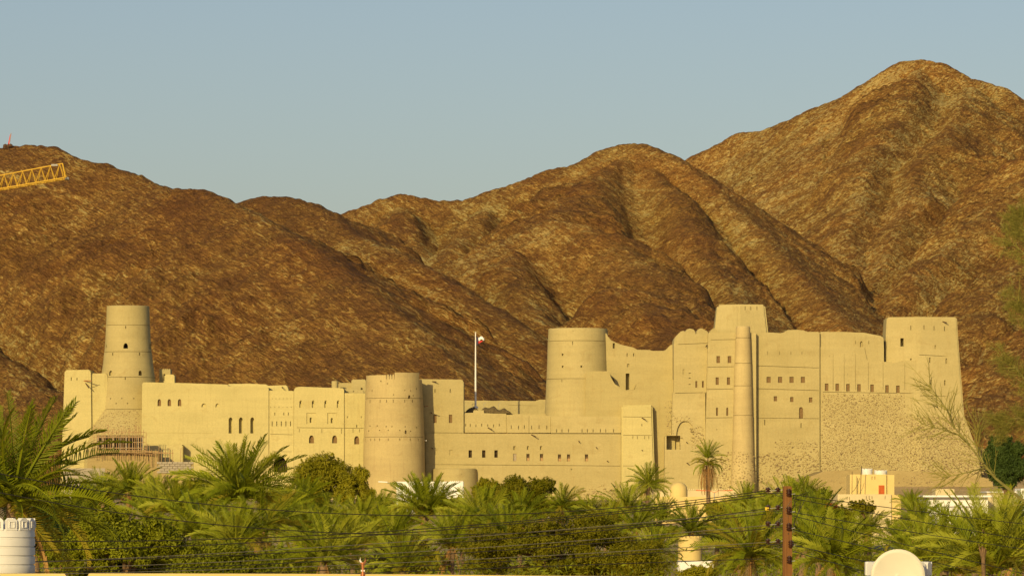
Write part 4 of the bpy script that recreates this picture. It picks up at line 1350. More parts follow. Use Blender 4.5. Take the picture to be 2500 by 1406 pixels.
palm(2300, 1345, 200, 112, 'date palm directly above right of the round dish', 28, 38, NORM, -15, 80)
palm(2425, 1400, 165, 200, 'large near date palm with long feather fronds before the white flat-roofed house', 29, 34, PALE, 0, 80, near=True)
palm(2505, 1330, 185, 150, 'date palm cut by the right edge of the view', 30, 34, NORM, -10, 80, near=True)
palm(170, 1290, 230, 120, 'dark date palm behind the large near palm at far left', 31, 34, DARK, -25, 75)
palm(30, 1225, 150, 262, 'largest nearest date palm at far left, with long glossy fronds against the hill', 32, 44, ('frond', 'frond_dark', 'frond'), -35, 76, near=True, dead=2, trunk_r=.24)

for i_, (px_, py_, D_, sz_, mt_, lb_) in enumerate([
    (236, 1262, 380, 84, DARK, 'date palm in the gap between the dark left palm and the scaffold palm'),
    (372, 1280, 330, 90, NORM, 'date palm below and between the scaffold palm and the close upright palm'),
    (508, 1250, 390, 78, PALE, 'small far date palm at the left shoulder of the biggest middle palm'),
    (690, 1262, 350, 84, GOLD, 'date palm right beneath the arched gateway'),
    (575, 1340, 235, 112, PALE, 'date palm low beneath the biggest middle palm'),
    (800, 1280, 390, 76, NORM, 'small date palm under the domed olive tree'),
    (860, 1345, 250, 96, PALE, 'low pale date palm just above the copper finial'),
    (1128, 1300, 390, 70, PALE, 'far date palm between the white block building and the feathery olive tree'),
    (1228, 1318, 300, 88, DARK, 'date palm touching the left top of the broad brown tree'),
    (1325, 1262, 470, 58, NORM, 'small distant date palm just left of the rough stone footing palm'),
    (1480, 1292, 390, 70, GOLD, 'small date palm above the right half of the broad brown tree'),
    (1612, 1268, 430, 58, NORM, 'small date palm at the foot of the little yellow dome'),
    (1752, 1326, 345, 70, PALE, 'date palm behind and right of the small round yellow turret'),
    (1808, 1390, 225, 80, NORM, 'date palm at the bottom, right of the white garden wall'),
    (1868, 1300, 300, 84, NORM, 'date palm whose crown touches the left insulators of the pole'),
    (1965, 1335, 255, 98, DARK, 'low date palm brushing the right side of the utility pole'),
    (2062, 1322, 350, 66, NORM, 'date palm beneath the reddish shrub and the cream house'),
    (2196, 1335, 300, 72, DARK, 'shaded date palm under the right wing of the cream house'),
    (2362, 1300, 320, 62, PALE, 'date palm in front of the long white house roof'),
    (2455, 1305, 310, 72, NORM, 'date palm in front of the cream flat-roofed annexe'),
    (2255, 1385, 185, 118, PALE, 'date palm at the bottom edge, right behind the round dish'),
    (250, 1222, 372, 74, NORM, 'date palm left below the scaffold, next to the plain grey concrete wall'),
    (385, 1226, 362, 74, PALE, 'date palm in front of the grey block wall'),
    (735, 1236, 390, 72, DARK, 'shaded date palm between the arched gateway and the domed olive tree'),
    (925, 1262, 420, 62, NORM, 'date palm at the foot of the notched round tower'),
    (985, 1290, 380, 74, GOLD, 'yellowish date palm below left of the white block building'),
    (1440, 1262, 440, 52, NORM, 'small date palm before the rough stone footing'),
    (1820, 1240, 430, 62, NORM, 'date palm in front of the stone base left of the utility pole'),
    (1965, 1228, 400, 66, PALE, 'date palm behind and right of the utility pole top'),
    (2225, 1240, 420, 44, NORM, 'small spiky date palm right of the cream house'),
    (2345, 1400, 195, 112, GOLD, 'date palm at the bottom edge between the dish and the feather-frond palm')]):
    palm(px_, py_, D_, sz_, lb_, 200 + i_, 30, mt_, -5, 84, dead=1)

# two-storeyed palm with its skirt of dead leaves
c_ = P(1728, 1118, 620); kk = 620 / F
root = empty('date_palm', tuple(c_))
tag(root, 'tall date palm in two tiers with a hanging skirt of dead brown fronds', 'palm tree', 'date palms in the grove below the fort')
mb = MB()
hb = c_.z - G(c_.x, 620) + .4
mb.tube([(0, 0, -hb), (.1, 0, -hb * .55), (0, 0, -1.2), (0, 0, -1.0), (0, 0, 0)], [.36, .33, .30, .12, .12], 10)
mb.build('trunk', M['bark'], root, 40)
rp = random.Random(77)
for i in range(26):
    t = i / 26
    place_frond(root, rp.choice(FR['mid' if t > .4 else 'up']), i * 2.4, rad(80 - 80 * t + rp.uniform(-6, 6)), 47 * kk * rp.uniform(.85, 1.1), 'frond', rp.uniform(-.8, .8))
for i in range(30):
    o = place_frond(root, rp.choice(FR['low']), i * 2.4, rad(rp.uniform(-30, 22)), 50 * kk * rp.uniform(.8, 1.05), rp.choice(['frond', 'frond', 'frond_gold']), rp.uniform(-.5, .5))
    o.location = Vector(o.location) + Vector((0, 0, -0.95))
for i in range(15):
    o = place_frond(root, rp.choice(DEADF), i * 2.4, rad(rp.uniform(-88, -72)), 72 * kk * rp.uniform(.6, 1.1), 'frond_dead', 0, 'dead_frond', 0.3 + .5 * rp.random())
    o.location = Vector(o.location) + Vector((0, 0, -1.1))

# ---- leafy trees
tree(792, 1172, 430, 94, 80, 'round olive-coloured tree with a domed top before the arched shutters', 41, 'olive', 26000, 3.0, 34, csize=(.16, .34))
tree(866, 1195, 420, 58, 66, 'lower right-hand neighbour of the domed olive tree, by the earth plinth', 42, 'olive', 16000, 3.0, 24, csize=(.2, .36))
tree(1186, 1200, 440, 48, 50, 'small feathery olive tree right of the white block building', 43, 'olive', 7000, 3.0, 12)
tree(1290, 1205, 430, 82, 56, 'wide feathery olive tree behind the street lamp', 44, 'leaf_brown', 20000, 3.0, 26, csize=(.16, .32))
tree(1375, 1345, 235, 270, 92, 'broad brown-green tree spreading over the bottom centre behind the wires', 45, 'leaf_brown', 60000, 3.6, 90, csize=(.07, .19), sprays=220)
tree(1000, 1365, 255, 110, 62, 'low brown-green tree behind the copper finial', 46, 'leaf_brown', 16000, 3.4, 24)
tree(1550, 1380, 225, 90, 56, 'brown-green tree left of the small round yellow tower', 47, 'leaf_brown', 16000, 3.4, 22)
tree(300, 1345, 185, 215, 112, 'big dense dark green tree filling the lower left beside the white tank', 48, 'leaf_dark', 52000, 4.6, 80, csize=(.08, .2), sprays=200)
tree(520, 1385, 200, 160, 70, 'dark green tree at the bottom left of centre', 49, 'leaf_dark', 24000, 4.2, 30, csize=(.16, .32))
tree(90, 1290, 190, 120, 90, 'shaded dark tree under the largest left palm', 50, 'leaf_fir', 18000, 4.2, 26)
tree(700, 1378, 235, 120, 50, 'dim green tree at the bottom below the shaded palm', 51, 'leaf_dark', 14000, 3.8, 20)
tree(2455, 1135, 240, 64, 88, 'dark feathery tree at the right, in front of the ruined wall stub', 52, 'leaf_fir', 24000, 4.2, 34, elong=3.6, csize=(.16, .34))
tree(2045, 1262, 320, 52, 26, 'straggly reddish shrub right of the utility pole', 53, 'leaf_brown', 2600, 3.4, 16, 'shrub', 'flowering_shrub', None)
tree(2110, 1238, 330, 46, 20, 'thin brownish bush in front of the cream house', 54, 'leaf_brown', 1500, 3.2, 16, 'shrub', 'shrub', None)
tree(2400, 1300, 150, 50, 60, 'narrow dark upright bush before the white flat-roofed house', 55, 'leaf_dark', 8000, 4.0, 14, 'shrub', 'shrub', None)
fs = tree(2022, 1236, 318, 30, 10, 'red bougainvillea blossoms on the straggly shrub', 56, 'blossom', 900, 3.2, 8, 'shrub', 'bougainvillea', None, sprays=6)

for i_, (px_, py_, D_, w_, h_, mt_, lb_) in enumerate([
    (660, 1234, 430, 50, 33, 'leaf_dark', 'dark bush under the arched gateway'),
    (925, 1248, 500, 55, 35, 'leaf_dark', 'bush at the foot of the brown earth plinth'),
    (1105, 1236, 500, 46, 30, 'olive', 'olive bush beside the right corner of the white block building'),
    (1420, 1248, 500, 46, 28, 'leaf_brown', 'bush before the rough stone footing'),
    (1500, 1248, 470, 41, 28, 'olive', 'olive bush left of the free-standing round-crowned palm'),
    (1375, 1248, 480, 46, 30, 'leaf_dark', 'dark bush between the street lamp and the rough stone footing'),
    (1610, 1296, 420, 50, 24, 'leaf_dark', 'dark bush under the toothed cream house'),
    (1780, 1248, 470, 69, 30, 'olive', 'olive bush right of the tall two-tier palm'),
    (1870, 1214, 520, 52, 28, 'leaf_brown', 'brownish bush behind the left insulators of the pole'),
    (1990, 1216, 520, 52, 28, 'leaf_dark', 'dark bush on the slope left of the cream house'),
    (2232, 1222, 520, 34, 14, 'olive', 'olive bush at the right wing of the cream house'),
    (360, 1216, 430, 69, 37, 'leaf_dark', 'dark bush below the block wall'),
    (470, 1201, 440, 52, 37, 'olive', 'olive bush left of the biggest middle palm'),
    (215, 1221, 430, 69, 44, 'leaf_dark', 'dark bush at the foot of the plain grey concrete wall'),
    (760, 1248, 400, 69, 33, 'leaf_dark', 'deep green bush under the domed olive tree')]):
    tree(px_, py_, D_, w_, h_, lb_, 300 + i_, mt_, 6500, 3.2, 16, 'shrub', 'shrub', 'shrubs between the palms', csize=(.2, .38), sprays=30)

tree(1705, 1398, 262, 66, 26, 'low bush in front of the white garden wall', 57, 'olive', 4500, 3.4, 14, 'shrub', 'shrub', 'shrubs between the palms', csize=(.2, .38), sprays=40)

# low growth that fills the floor of the grove
rr = np.random.RandomState(5)
cs = []; rs = []
for i in range(420):
    y = rr.uniform(170, 520); px = rr.uniform(-120, 2620)
    if 1600 < px < 1790 and y < 345: continue
    x = (px - CX) * y / F
    top = (HY - rr.uniform(1318, 1400)) * y / F
    b = G(x, y); hgt = max(1.0, min(top - b, 5.0))
    rad_ = rr.uniform(1.0, 2.2) * (y / 300)
    cs.append((x, y, b + hgt - 1.0)); rs.append((rad_ * 1.5, rad_, min(rad_, hgt)))
V, Q = leaf_cloud(rr, cs, rs, 60000, 0.14, elong=3.0)
me = mesh_np('undergrowth', V, Q)
tag(link('undergrowth', me, M['leaf_dark']), 'mixed green undergrowth between the palm trunks', 'undergrowth', kind='stuff')


# ---- twiggy trees on the right, close to the viewer
def twig_tree(name, start, segs, D, label, seed, ntw, tlen, droop, leafy, mat, mainr):
    """start pixel, list of main limb pixel polylines"""
    r = random.Random(seed); rr = np.random.RandomState(seed)
    c = P(start[0], start[1], D)
    base = G(c.x, D)
    root = empty(name, (c.x, D, base))
    tag(root, label, 'tree')
    k = D / F
    def L(p, dy=0): q = P(p[0], p[1], D); return Vector((q.x - c.x, dy, q.z - base))
    tb = MB(); tb.tube([(0, 0, 0), (0.1, 0, (c.z - base) * .5), (0, 0, c.z - base)], [mainr * 1.6, mainr * 1.3, mainr], 8)
    tb.build('trunk', M['branch'], root, 40)
    tw = MB(); lv = []
    for li, seg in enumerate(segs):
        pts = [L(p, r.uniform(-.15, .15)) for p in seg]
        lm = MB(); lm.tube(pts, [mainr * (1 - .8 * i / (len(pts) - 1)) * (0.9 if li == 0 else .5) for i in range(len(pts))], 6)
        lm.build('limb', M['branch_green'], root, 40)
        for j in range(ntw):
            t = r.random() ** 0.7; f = t * (len(pts) - 1); i = min(len(pts) - 2, int(f)); p = pts[i].lerp(pts[i + 1], f - i)
            d = (pts[i + 1] - pts[i]).normalized()
            a = r.choice((-1, 1)) * r.uniform(.25, 1.0)
            v = Vector((d.x * math.cos(a) - d.z * math.sin(a), r.uniform(-.5, .5), d.x * math.sin(a) + d.z * math.cos(a))).normalized()
            ln = tlen * k * r.uniform(.4, 1.0) * (1 - .35 * t)
            q = [p]
            for s_ in range(4):
                v = (v + Vector((0, 0, droop * .25)) + Vector((r.uniform(-.12, .12), 0, r.uniform(-.12, .12)))).normalized()
                q.append(q[-1] + v * ln / 4)
            tw.tube(q, [0.006, .005, .004, .003, .002], 3, False)
            for m_ in range(3):
                s0 = q[r.randint(1, 3)]; v2 = (v + Vector((r.uniform(-.7, .7), r.uniform(-.5, .5), r.uniform(-.7, .7)))).normalized()
                e = s0 + v2 * ln * r.uniform(.2, .4)
                tw.tube([s0, e], [.003, .0015], 3, False)
                if leafy: lv.append((s0, e))
    t_ = tw.build('twigs', M['twig'], root); t_['kind'] = 'stuff'
    if leafy:
        C_ = [tuple(a.lerp(b, r.random())) for a, b in lv for _ in range(2)]
        V, Q = leaf_cloud(rr, C_, np.full((len(C_), 3), tlen * k * .13), len(C_) * leafy, 0.95 * k, elong=9.0)
        f = link('foliage', mesh_np('foliage', V, Q), M[mat], root)
    return root


twig_tree('thorn_tree', (2560, 1260), [[(2560, 1260), (2490, 1215), (2430, 1165), (2395, 1125), (2358, 1075), (2318, 1030), (2285, 990)],
                                      [(2330, 1045), (2310, 1000), (2290, 970), (2270, 940)], [(2370, 1085), (2340, 1060), (2290, 1045), (2250, 1035)],
                                      [(2410, 1140), (2370, 1150), (2330, 1160), (2300, 1165)], [(2400, 1130), (2380, 1080), (2385, 1040)]],
          62, 'bare thorny branch leaning in from the right across the rubble wall', 61, 30, 120, 0.15, 0, 'twig', 0.030)
twig_tree('feathery_tree', (2640, 1150), [[(2640, 1150), (2590, 1050), (2530, 960), (2480, 900), (2440, 870)], [(2600, 1080), (2560, 900), (2520, 780), (2470, 720)],
                                         [(2640, 1120), (2600, 860), (2560, 700), (2500, 620), (2455, 580)], [(2620, 1100), (2540, 1040), (2480, 1020), (2440, 1040)], [(2560, 720), (2530, 620), (2500, 560), (2490, 530)]],
          58, 'airy yellow-green feathery tree reaching in along the right edge', 62, 60, 90, 0.1, 22, 'twig', 0.030)

# ------------------------------------------------------------------ things around the fort
# flagpole and flag
D = 1012
c_ = P(1161, 993, D)
mb = MB(); root = empty('flagpole', tuple(c_)); tag(root, 'slender white flagpole standing on the fort roof terrace', 'flagpole')
mb.tube([(0, 0, 0), (0, 0, 9), (0, 0, 18.2)], [0.27, 0.2, 0.12], 10); mb.build('pole', M['white'], root, 40)
mb = MB(); mb.lathe([(-.35, .7), (.1, .6), (.15, .3)], (0, 0), 16); mb.build('base', M['white'], root)
mb = MB(); mb.lathe([(18.2, .14), (18.35, .2), (18.5, .02)], (0, 0), 10); mb.build('finial', M['white'], root)
fl = empty('flag', tuple(P(1163, 825, D))); tag(fl, 'small wind-blown flag, white over red with a dark hoist, on the white pole', 'flag')
def cloth(name, pts_rows, mat, parent):
    V = [p for row in pts_rows for p in row]; n = len(pts_rows[0]); Fs = []
    for i in range(len(pts_rows) - 1):
        for j in range(n - 1): Fs.append((i * n + j, i * n + j + 1, (i + 1) * n + j + 1, (i + 1) * n + j))
    m = MB(); m.add(V, Fs); o = m.build(name, M[mat], parent, 60)
    so = o.modifiers.new('thick', 'SOLIDIFY'); so.thickness = 0.03
    return o
def wv(x, z): return (x, 0.25 * math.sin(x * 3.2) - 0.1 * x, z)
cloth('hoist_band', [[wv(x, 0.2 - 0.18 * x - 1.9 * j / 4) for x in (0.0, .25, .5)] for j in range(5)], 'green_cloth', fl)
cloth('white_band', [[wv(x, 0.15 - .1 * (x - .5) + (0.35 if .9 < x < 1.7 else 0) - (0.95 - .15 * x) * j / 3) for x in (.5, .8, 1.1, 1.4, 1.7, 1.95)] for j in range(4)], 'white_cloth', fl)
cloth('red_band', [[wv(x, -.78 + .12 * (x - .5) - (0.85 - .42 * x) * j / 3) for x in (.5, .8, 1.1, 1.4, 1.6)] for j in range(4)], 'red_cloth', fl)

# thatch heap on the roof
rr = np.random.RandomState(9)
hp = MB(); n_ = 26
for i in range(n_ + 1):
    pass
xs_ = np.linspace(1134, 1249, 40); rows = []
for j in range(9):
    a = math.pi * j / 8
    rows.append([])
    for i, px in enumerate(xs_):
        t = i / 39
        hh_ = (1.25 + .35 * math.sin(t * 14) + .25 * math.sin(t * 31 + 1)) * min(1, t * 9) * min(1, (1 - t) * 7) + .05
        rows[-1].append((X(px, 1010), 1010 - 1.6 * math.cos(a), Z(1009, 1010) + hh_ * math.sin(a) ** .8 + rr.uniform(-.06, .06)))
o = cloth('thatch_heap', rows, 'dark_wood', None)
o.data.materials.clear(); o.data.materials.append(plain('grey_brown_thatch', (0.13, 0.095, 0.045), .95, .4, 2.5, 0, .3))
tag(o, 'long dark heap of palm thatch lying on the roof beside the flagpole', 'thatch heap')
def roof_lamp(px, py, s, i, label):
    c = P(px, py, 1009); m = MB()
    m.tube([(0, 0, -1.2), (0, 0, -.1), (s * .25, 0, .12), (s * .5, 0, .1)], .05, 5)
    o = m.build('floodlight_post', M['steel'], None, None, tuple(c)); tag(o, label, 'lamp post', 'thin curved posts on the roof terrace')
roof_lamp(1153, 986, 1, 0, 'thin curved post nearest the flagpole foot, left side')
roof_lamp(1181, 985, 1, 1, 'thin curved post just right of the flagpole foot')
roof_lamp(1217, 985, 1, 2, 'thin curved post over the right end of the thatch heap')

# scaffold in front of the tall round tower
D = 985
fr = MB(); root = empty('unfinished_building', tuple(P(295, 1100, D))); tag(root, 'unfinished frame structure with dark openings at the foot of the tall round tower', 'building')
c0 = P(295, 1100, D); k = D / F
o_ = MB()
o_.box((-5.6, .6, 0), (5.0, 3.0, 3.4)); o_.build('painted_shade_core', M['dark'], root)  # solid box coloured near-black to paint the shade behind the posts
for px in (238, 251, 276, 293, 308, 323, 337, 347):
    m = MB(); x = X(px, D) - c0.x; m.box((x - .13, .35, 0), (x + .13, .62, 3.5)); m.build('post', M['block'], root)
for py in (1066, 1079, 1093):
    m = MB(); z = Z(py, D) - c0.z; m.box((-5.7, .3, z - .1), (5.1, .34, z + .1)); m.build('rail', M['block'], root)
m = MB(); m.box((-5.9, .2, 3.4), (5.2, 3.2, 3.75)); m.build('top_slab', M['earth'], root)
m = MB(); m.box((-8, -.5, -14), (9, 6, 0)); m.build('footing', M['earth'], root)
root = empty('scaffold', tuple(P(300, 1105, D - 2))); tag(root, 'wooden pole scaffold round the foot of the tall round tower', 'scaffold')
r = random.Random(4)
c0 = P(300, 1105, D - 2)
PR = MB(); PR.tube([(0, 0, 0), (0, 0, 1)], .075, 5); pole_me = PR.mesh('pole')
def pole_between(a, b, parent, nm='pole', me=pole_me, mat='pole_wood'):
    a = Vector(a); b = Vector(b); d = b - a
    o = link(nm, me, M[mat], parent)
    o.matrix_basis = Matrix.Translation(a) @ d.to_track_quat('Z', 'Y').to_matrix().to_4x4() @ Matrix.Diagonal((1, 1, d.length, 1))
    return o
for i in range(24):
    px = 233 + i * 5.4 + r.uniform(-1.5, 1.5); top = 1050 + r.uniform(-12, 10) if i % 3 else 1043 + r.uniform(-8, 5)
    pole_between((X(px, D) - c0.x, r.uniform(-.3, .6), -1.5), (X(px, D) - c0.x + r.uniform(-.15, .15), r.uniform(-.3, .6), Z(top, D) - c0.z), root)
for py in (1056, 1068, 1081, 1094, 1100):
    pole_between((X(228, D) - c0.x, 0, Z(py, D) - c0.z), (X(357, D) - c0.x, .2, Z(py + r.uniform(-2, 2), D) - c0.z), root, 'crossbar')
for px in (360, 367, 372, 381, 389, 396, 405, 415, 423, 442):
    pole_between((X(px, D) - c0.x, r.uniform(0, .6), -3.2), (X(px, D) - c0.x + r.uniform(-.1, .1), r.uniform(0, .6), Z(1088 + r.uniform(-6, 10), D) - c0.z), root)
for a, b, c, d in ((352, 1101, 425, 1106), (357, 1106, 424, 1106), (232, 1101, 380, 1110)):
    pole_between((X(a, D) - c0.x, 0, Z(b, D) - c0.z), (X(c, D) - c0.x, .2, Z(d, D) - c0.z), root, 'crossbar')
pl = MB(); pl.box((X(232, D) - c0.x, -.6, .0), (X(372, D) - c0.x, .8, .12)); pl.build('plank_deck', M['pole_wood'], root)
# block wall: every block its own part
D = 978
root = empty('block_wall', tuple(P(430, 1160, D))); tag(root, 'low wall of grey concrete blocks right of the scaffold', 'wall')
c0 = P(430, 1160, D)
bk = MB(); bk.box((-.58, -.3, -.23), (.58, .3, .23)); bme = bk.mesh('block')
m = MB(); m.box((-4.3, .05, -12), (4.1, .5, 3.2)); m.build('mortar_core', M['earth'], root)
for row in range(5):
    for j in range(7):
        x = -4.0 + j * 1.26 + (0.6 if row % 2 else 0)
        if x > 3.9: continue
        o = link('block', bme, M['block'], root); o.location = (x, r.uniform(-.04, .04), 3.0 - row * .55)
# concrete wall left lower
root = tag(MB().box((-5, 0, -10), (5, .5, 2.2)).build('concrete_wall', M['block'], None, None, tuple(P(205, 1165, 975))), 'plain grey concrete wall behind the long fronds at lower left', 'wall')

# white block building behind the palm
D = 760
def bldg(name, pxs, top, D, depth, mat, label, base=1290, slits=(), rim=None, cat='house'):
    s = Solid(name, D, mat, bevel=0.03)
    s.mb.prism([(X(pxs[0], D), Z(base, D)), (X(pxs[1], D), Z(base, D)), (X(pxs[1], D), Z(top, D)), (X(pxs[0], D), Z(top, D))], D, D + depth)
    for a, b, w_, h_ in slits: s.rect(a, b, w_, h_, 0.25)
    s.finish(label, cat)
    return s
s = bldg('white_building', (968, 1131), 1175, D, 8, 'white', 'whitewashed block building half hidden behind the upright palm fan')
for i in range(7):
    m = MB(); x = X(1099 + i * 4.6, D); m.box((x, D - .1, Z(1175, D)), (x + .2, D + .1, Z(1175, D) + .14)); m.build('roof_tooth', M['white'], s.obj)
m = MB(); m.box((X(1080, D) - .0, D - .12, Z(1230, D)), (X(1083, D), D - .02, Z(1188, D))); m.build('drain_pipe', M['steel'], s.obj)

# house with orange door and tanks
D = 560
s = bldg('cream_house', (2075, 2164), 1157.5, D, 6, 'yellow_wall', 'small upper room of the cream house, with an orange door', 1300, ((2129, 1166, 1.6, 8), (2136, 1166, 1.6, 8)))
m = MB(); m.box((X(2145, D), D - .05, Z(1205.5, D)), (X(2159, D), D - .01, Z(1184, D))); dr = m.build('door', M['orange'], s.obj)
m = MB()
for i in range(3): m.box((X(2146 + i * 4.3, D), D - .09, Z(1204, D)), (X(2149.5 + i * 4.3, D), D - .05, Z(1185.5, D)))
m.build('door_panel', M['orange'], dr)
m = MB(); m.box((X(2093, D), D - .15, Z(1206, D)), (X(2093, D) + .05, D - .1, Z(1166, D))); m.build('drain_pipe', M['wire'], s.obj)
side = MB(); side.box((X(2164, D), D + .4, Z(1300, D)), (X(2184, D), D + 6, Z(1158.5, D))); side.build('side_wing', M['yellow_wall'], s.obj)
D = 552
s = bldg('cream_house', (2045, 2176), 1205.8, D, 8, 'cream', 'lower terrace storey of the cream house, behind the thin brown bush', 1330, tuple((2068 + i * 6, 1216, 1.4, 8) for i in range(2)) + tuple((2115 + i * 7, 1214, 1.4, 8) for i in range(3)) + ((2161, 1214, 1.4, 8),))
m = MB(); m.box((X(2176, D), D + .3, Z(1320, D)), (X(2200, D), D + 7, Z(1207, D))); m.build('side_wing', M['yellow_wall'], s.obj)
D = 561
def small_tank(px0, px1, top, label):
    rr_ = (px1 - px0) / 2 * D / F; c = P((px0 + px1) / 2, 1157.5, D + rr_ + .3)
    root = empty('water_tank', tuple(c)); tag(root, label, 'water tank', 'white tanks on the cream house roof')
    h = Z(top, D) - Z(1157.5, D)
    m = MB(); m.lathe([(0, rr_ * .97), (h * .28, rr_), (h * .3, rr_ * .96), (h * .34, rr_), (h * .62, rr_), (h * .65, rr_ * .96), (h * .69, rr_), (h * .9, rr_ * .98), (h * .93, rr_ * .8)], (0, 0), 24); m.build('body', M['tank'], root, 40)
    for i in range(10):
        a = i * math.pi / 5; m = MB(); m.box((-.07, -.05, 0), (.07, .05, h * .16)); o = m.build('lug', M['tank'], root)
        o.location = (rr_ * .9 * math.cos(a), rr_ * .9 * math.sin(a), h * .9); o.rotation_euler.z = a + math.pi / 2
    m = MB(); m.lathe([(h * .9, rr_ * .3), (h * 1.0, rr_ * .28)], (0, 0), 14); m.build('lid', M['tank'], root)
small_tank(2104, 2130, 1144, 'taller left-hand white water tank on the cream house roof')
small_tank(2134, 2166, 1148, 'wider right-hand white water tank on the cream house roof')
def post(name, label, cat, pts, rads, D, mat):
    c = P(pts[0][0], pts[0][1], D); m = MB()
    m.tube([Vector((X(p[0], D) - c.x, 0, Z(p[1], D) - c.z)) for p in pts], rads, 5)
    return tag(m.build(name, M[mat], None, None, tuple(c)), label, cat)
post('antenna_mast', 'thin rusty mast against the left tank of the cream house', 'mast', [(2101, 1206), (2102, 1160), (2104, 1137)], .05, 558, 'wire')
post('antenna_mast', 'thin upright rod at the left corner of the cream house', 'mast', [(2080, 1206), (2080.5, 1150)], .035, 558, 'wire')
post('cable', 'slack dark cable looping down the left side of the cream house', 'cable', [(2078, 1203), (2086, 1195), (2095, 1180), (2099, 1166)], .03, 558, 'wire')

# white flat-roofed houses on the right
D = 420
s = bldg('white_house', (2262, 2412), 1212, D, 9, 'white', 'long white house with a thin flat roof slab at the right', 1330)
m = MB(); m.box((X(2251, D), D - .9, Z(1213, D)), (X(2420, D), D + 9.2, Z(1208.5, D))); m.build('roof', M['white'], s.obj)
m = MB(); m.box((X(2262, D), D - .15, Z(1238, D)), (X(2400, D), D - .005, Z(1235, D))); m.build('window_ledge', M['steel'], s.obj)
D = 428
s = bldg('cream_annexe', (2410, 2490), 1201, D, 6, 'cream', 'cream flat-roofed annexe at the right edge behind the palms', 1330, rim=None)
m = MB(); m.box((X(2408, D), D - .25, Z(1201.5, D)), (X(2492, D), D + 6.1, Z(1199, D))); m.build('roof', M['white'], s.obj)
s = bldg('grey_shed', (2492, 2560), 1192, 424, 5, 'white', 'pale shed corner at the far right edge', 1330)
s = bldg('orange_wall', (2284, 2330), 1193, 470, 4, 'cream', 'short warm-coloured wall end above the long white house roof', 1300, cat='wall')
s = bldg('cream_lodge', (1595, 1800), 1196, 800, 10, 'cream', 'cream village house with toothed roof edge behind the palm with the dead skirt', 1290)
for i in range(38):
    m = MB(); x = X(1597 + i * 5.3, 800); m.box((x, 799.8, Z(1196, 800)), (x + .22, 800.1, Z(1196, 800) + .3)); m.build('roof_tooth', M['cream'], s.obj)
s = bldg('yellow_house', (1600, 1790), 1212, 700, 8, 'yellow_wall', 'lower yellow house wall under the toothed cream house', 1330)
c_ = P(1657, 1196, 790); m = MB(); m.lathe([(-1.5, 1.7), (0, 1.7), (.7, 1.55), (1.25, 1.1), (1.5, .6), (1.6, .1)], (0, 0), 28)
tag(m.build('dome', M['yellow_wall'], None, 50, tuple(c_)), 'small yellow dome beside the free-standing round-crowned palm', 'dome')

# small round yellow tower with teeth
D = 330; k = D / F
c_ = P(1684.5, 1368, D + 1)
root = empty('round_turret', tuple(c_)); tag(root, 'small round yellow turret with a toothed rim, low among the palms', 'tower')
R_ = 29.5 * k; zt = Z(1313, D) - c_.z
m = MB(); m.lathe([(-2.4, R_ * 1.03), (-.0, R_ * 1.03), (.0, R_), (zt * .45, R_ * .99), (zt * .46, R_ * 1.02), (zt * .49, R_ * 1.02), (zt * .5, R_ * .99), (zt, R_ * .99)], (0, 0), 40); m.build('wall', M['yellow_wall'], root, 40)
for i in range(18):
    a = i * math.tau / 18; m = MB(); m.box((-.09, -.06, 0), (.09, .06, .16)); o = m.build('merlon', M['yellow_wall'], root); o.location = (R_ * .93 * math.cos(a), R_ * .93 * math.sin(a), zt - .01); o.rotation_euler.z = a + math.pi / 2
root = bldg('white_parapet', (1655, 1742), 1369, 322, 3, 'white', 'white garden wall under the small round yellow turret', 1440, cat='wall')

# ------------------------------------------------------------------ street lamps
def arm_lamp(px, py, D, direction, label, mat='white', headmat='white', double=False):
    c = P(px, py, D); b = G(c.x, D); k = D / F
    root = empty('street_lamp', (c.x, D, b)); tag(root, label, 'street lamp')
    h = c.z - b
    m = MB(); m.tube([(0, 0, 0), (0, 0, h)], [.09, .055], 8); m.build('pole', M['steel'], root, 40)
    for d in ((direction,) if not double else (-1, 1)):
        ln = (38 if not double else 24) * k
        m = MB(); m.tube([(0, 0, h), (d * ln * .5, 0, h + ln * .22), (d * ln, 0, h + ln * (.28 if not double else .18))], .035, 6); m.build('arm', M['steel' if not double else 'lamp_red'], root, 40)
        m = MB(); hl = 22 * k; z = h + ln * (.28 if not double else .16)
        m.add([(0, -.16, z), (0, .16, z), (0, .16, z + .12), (0, -.16, z + .12), (d * hl, -.2, z + .05), (d * hl, .2, z + .05), (d * hl, .2, z + .18), (d * hl, -.2, z + .18)],
              [(0, 1, 2, 3), (4, 7, 6, 5), (0, 4, 5, 1), (1, 5, 6, 2), (2, 6, 7, 3), (3, 7, 4, 0)])
        o = m.build('lamp_head', M[headmat], root); o.location.x = d * ln * .95
    return root
arm_lamp(1340, 1222, 485, -1, 'street lamp with a white head over the wide olive tree')
arm_lamp(982, 1188, 520, -1, 'street lamp head poking out left of the white block building')
arm_lamp(1744, 1202, 560, 1, 'double street lamp with two orange heads behind the two-tier palm', 'steel', 'lamp_red', True)

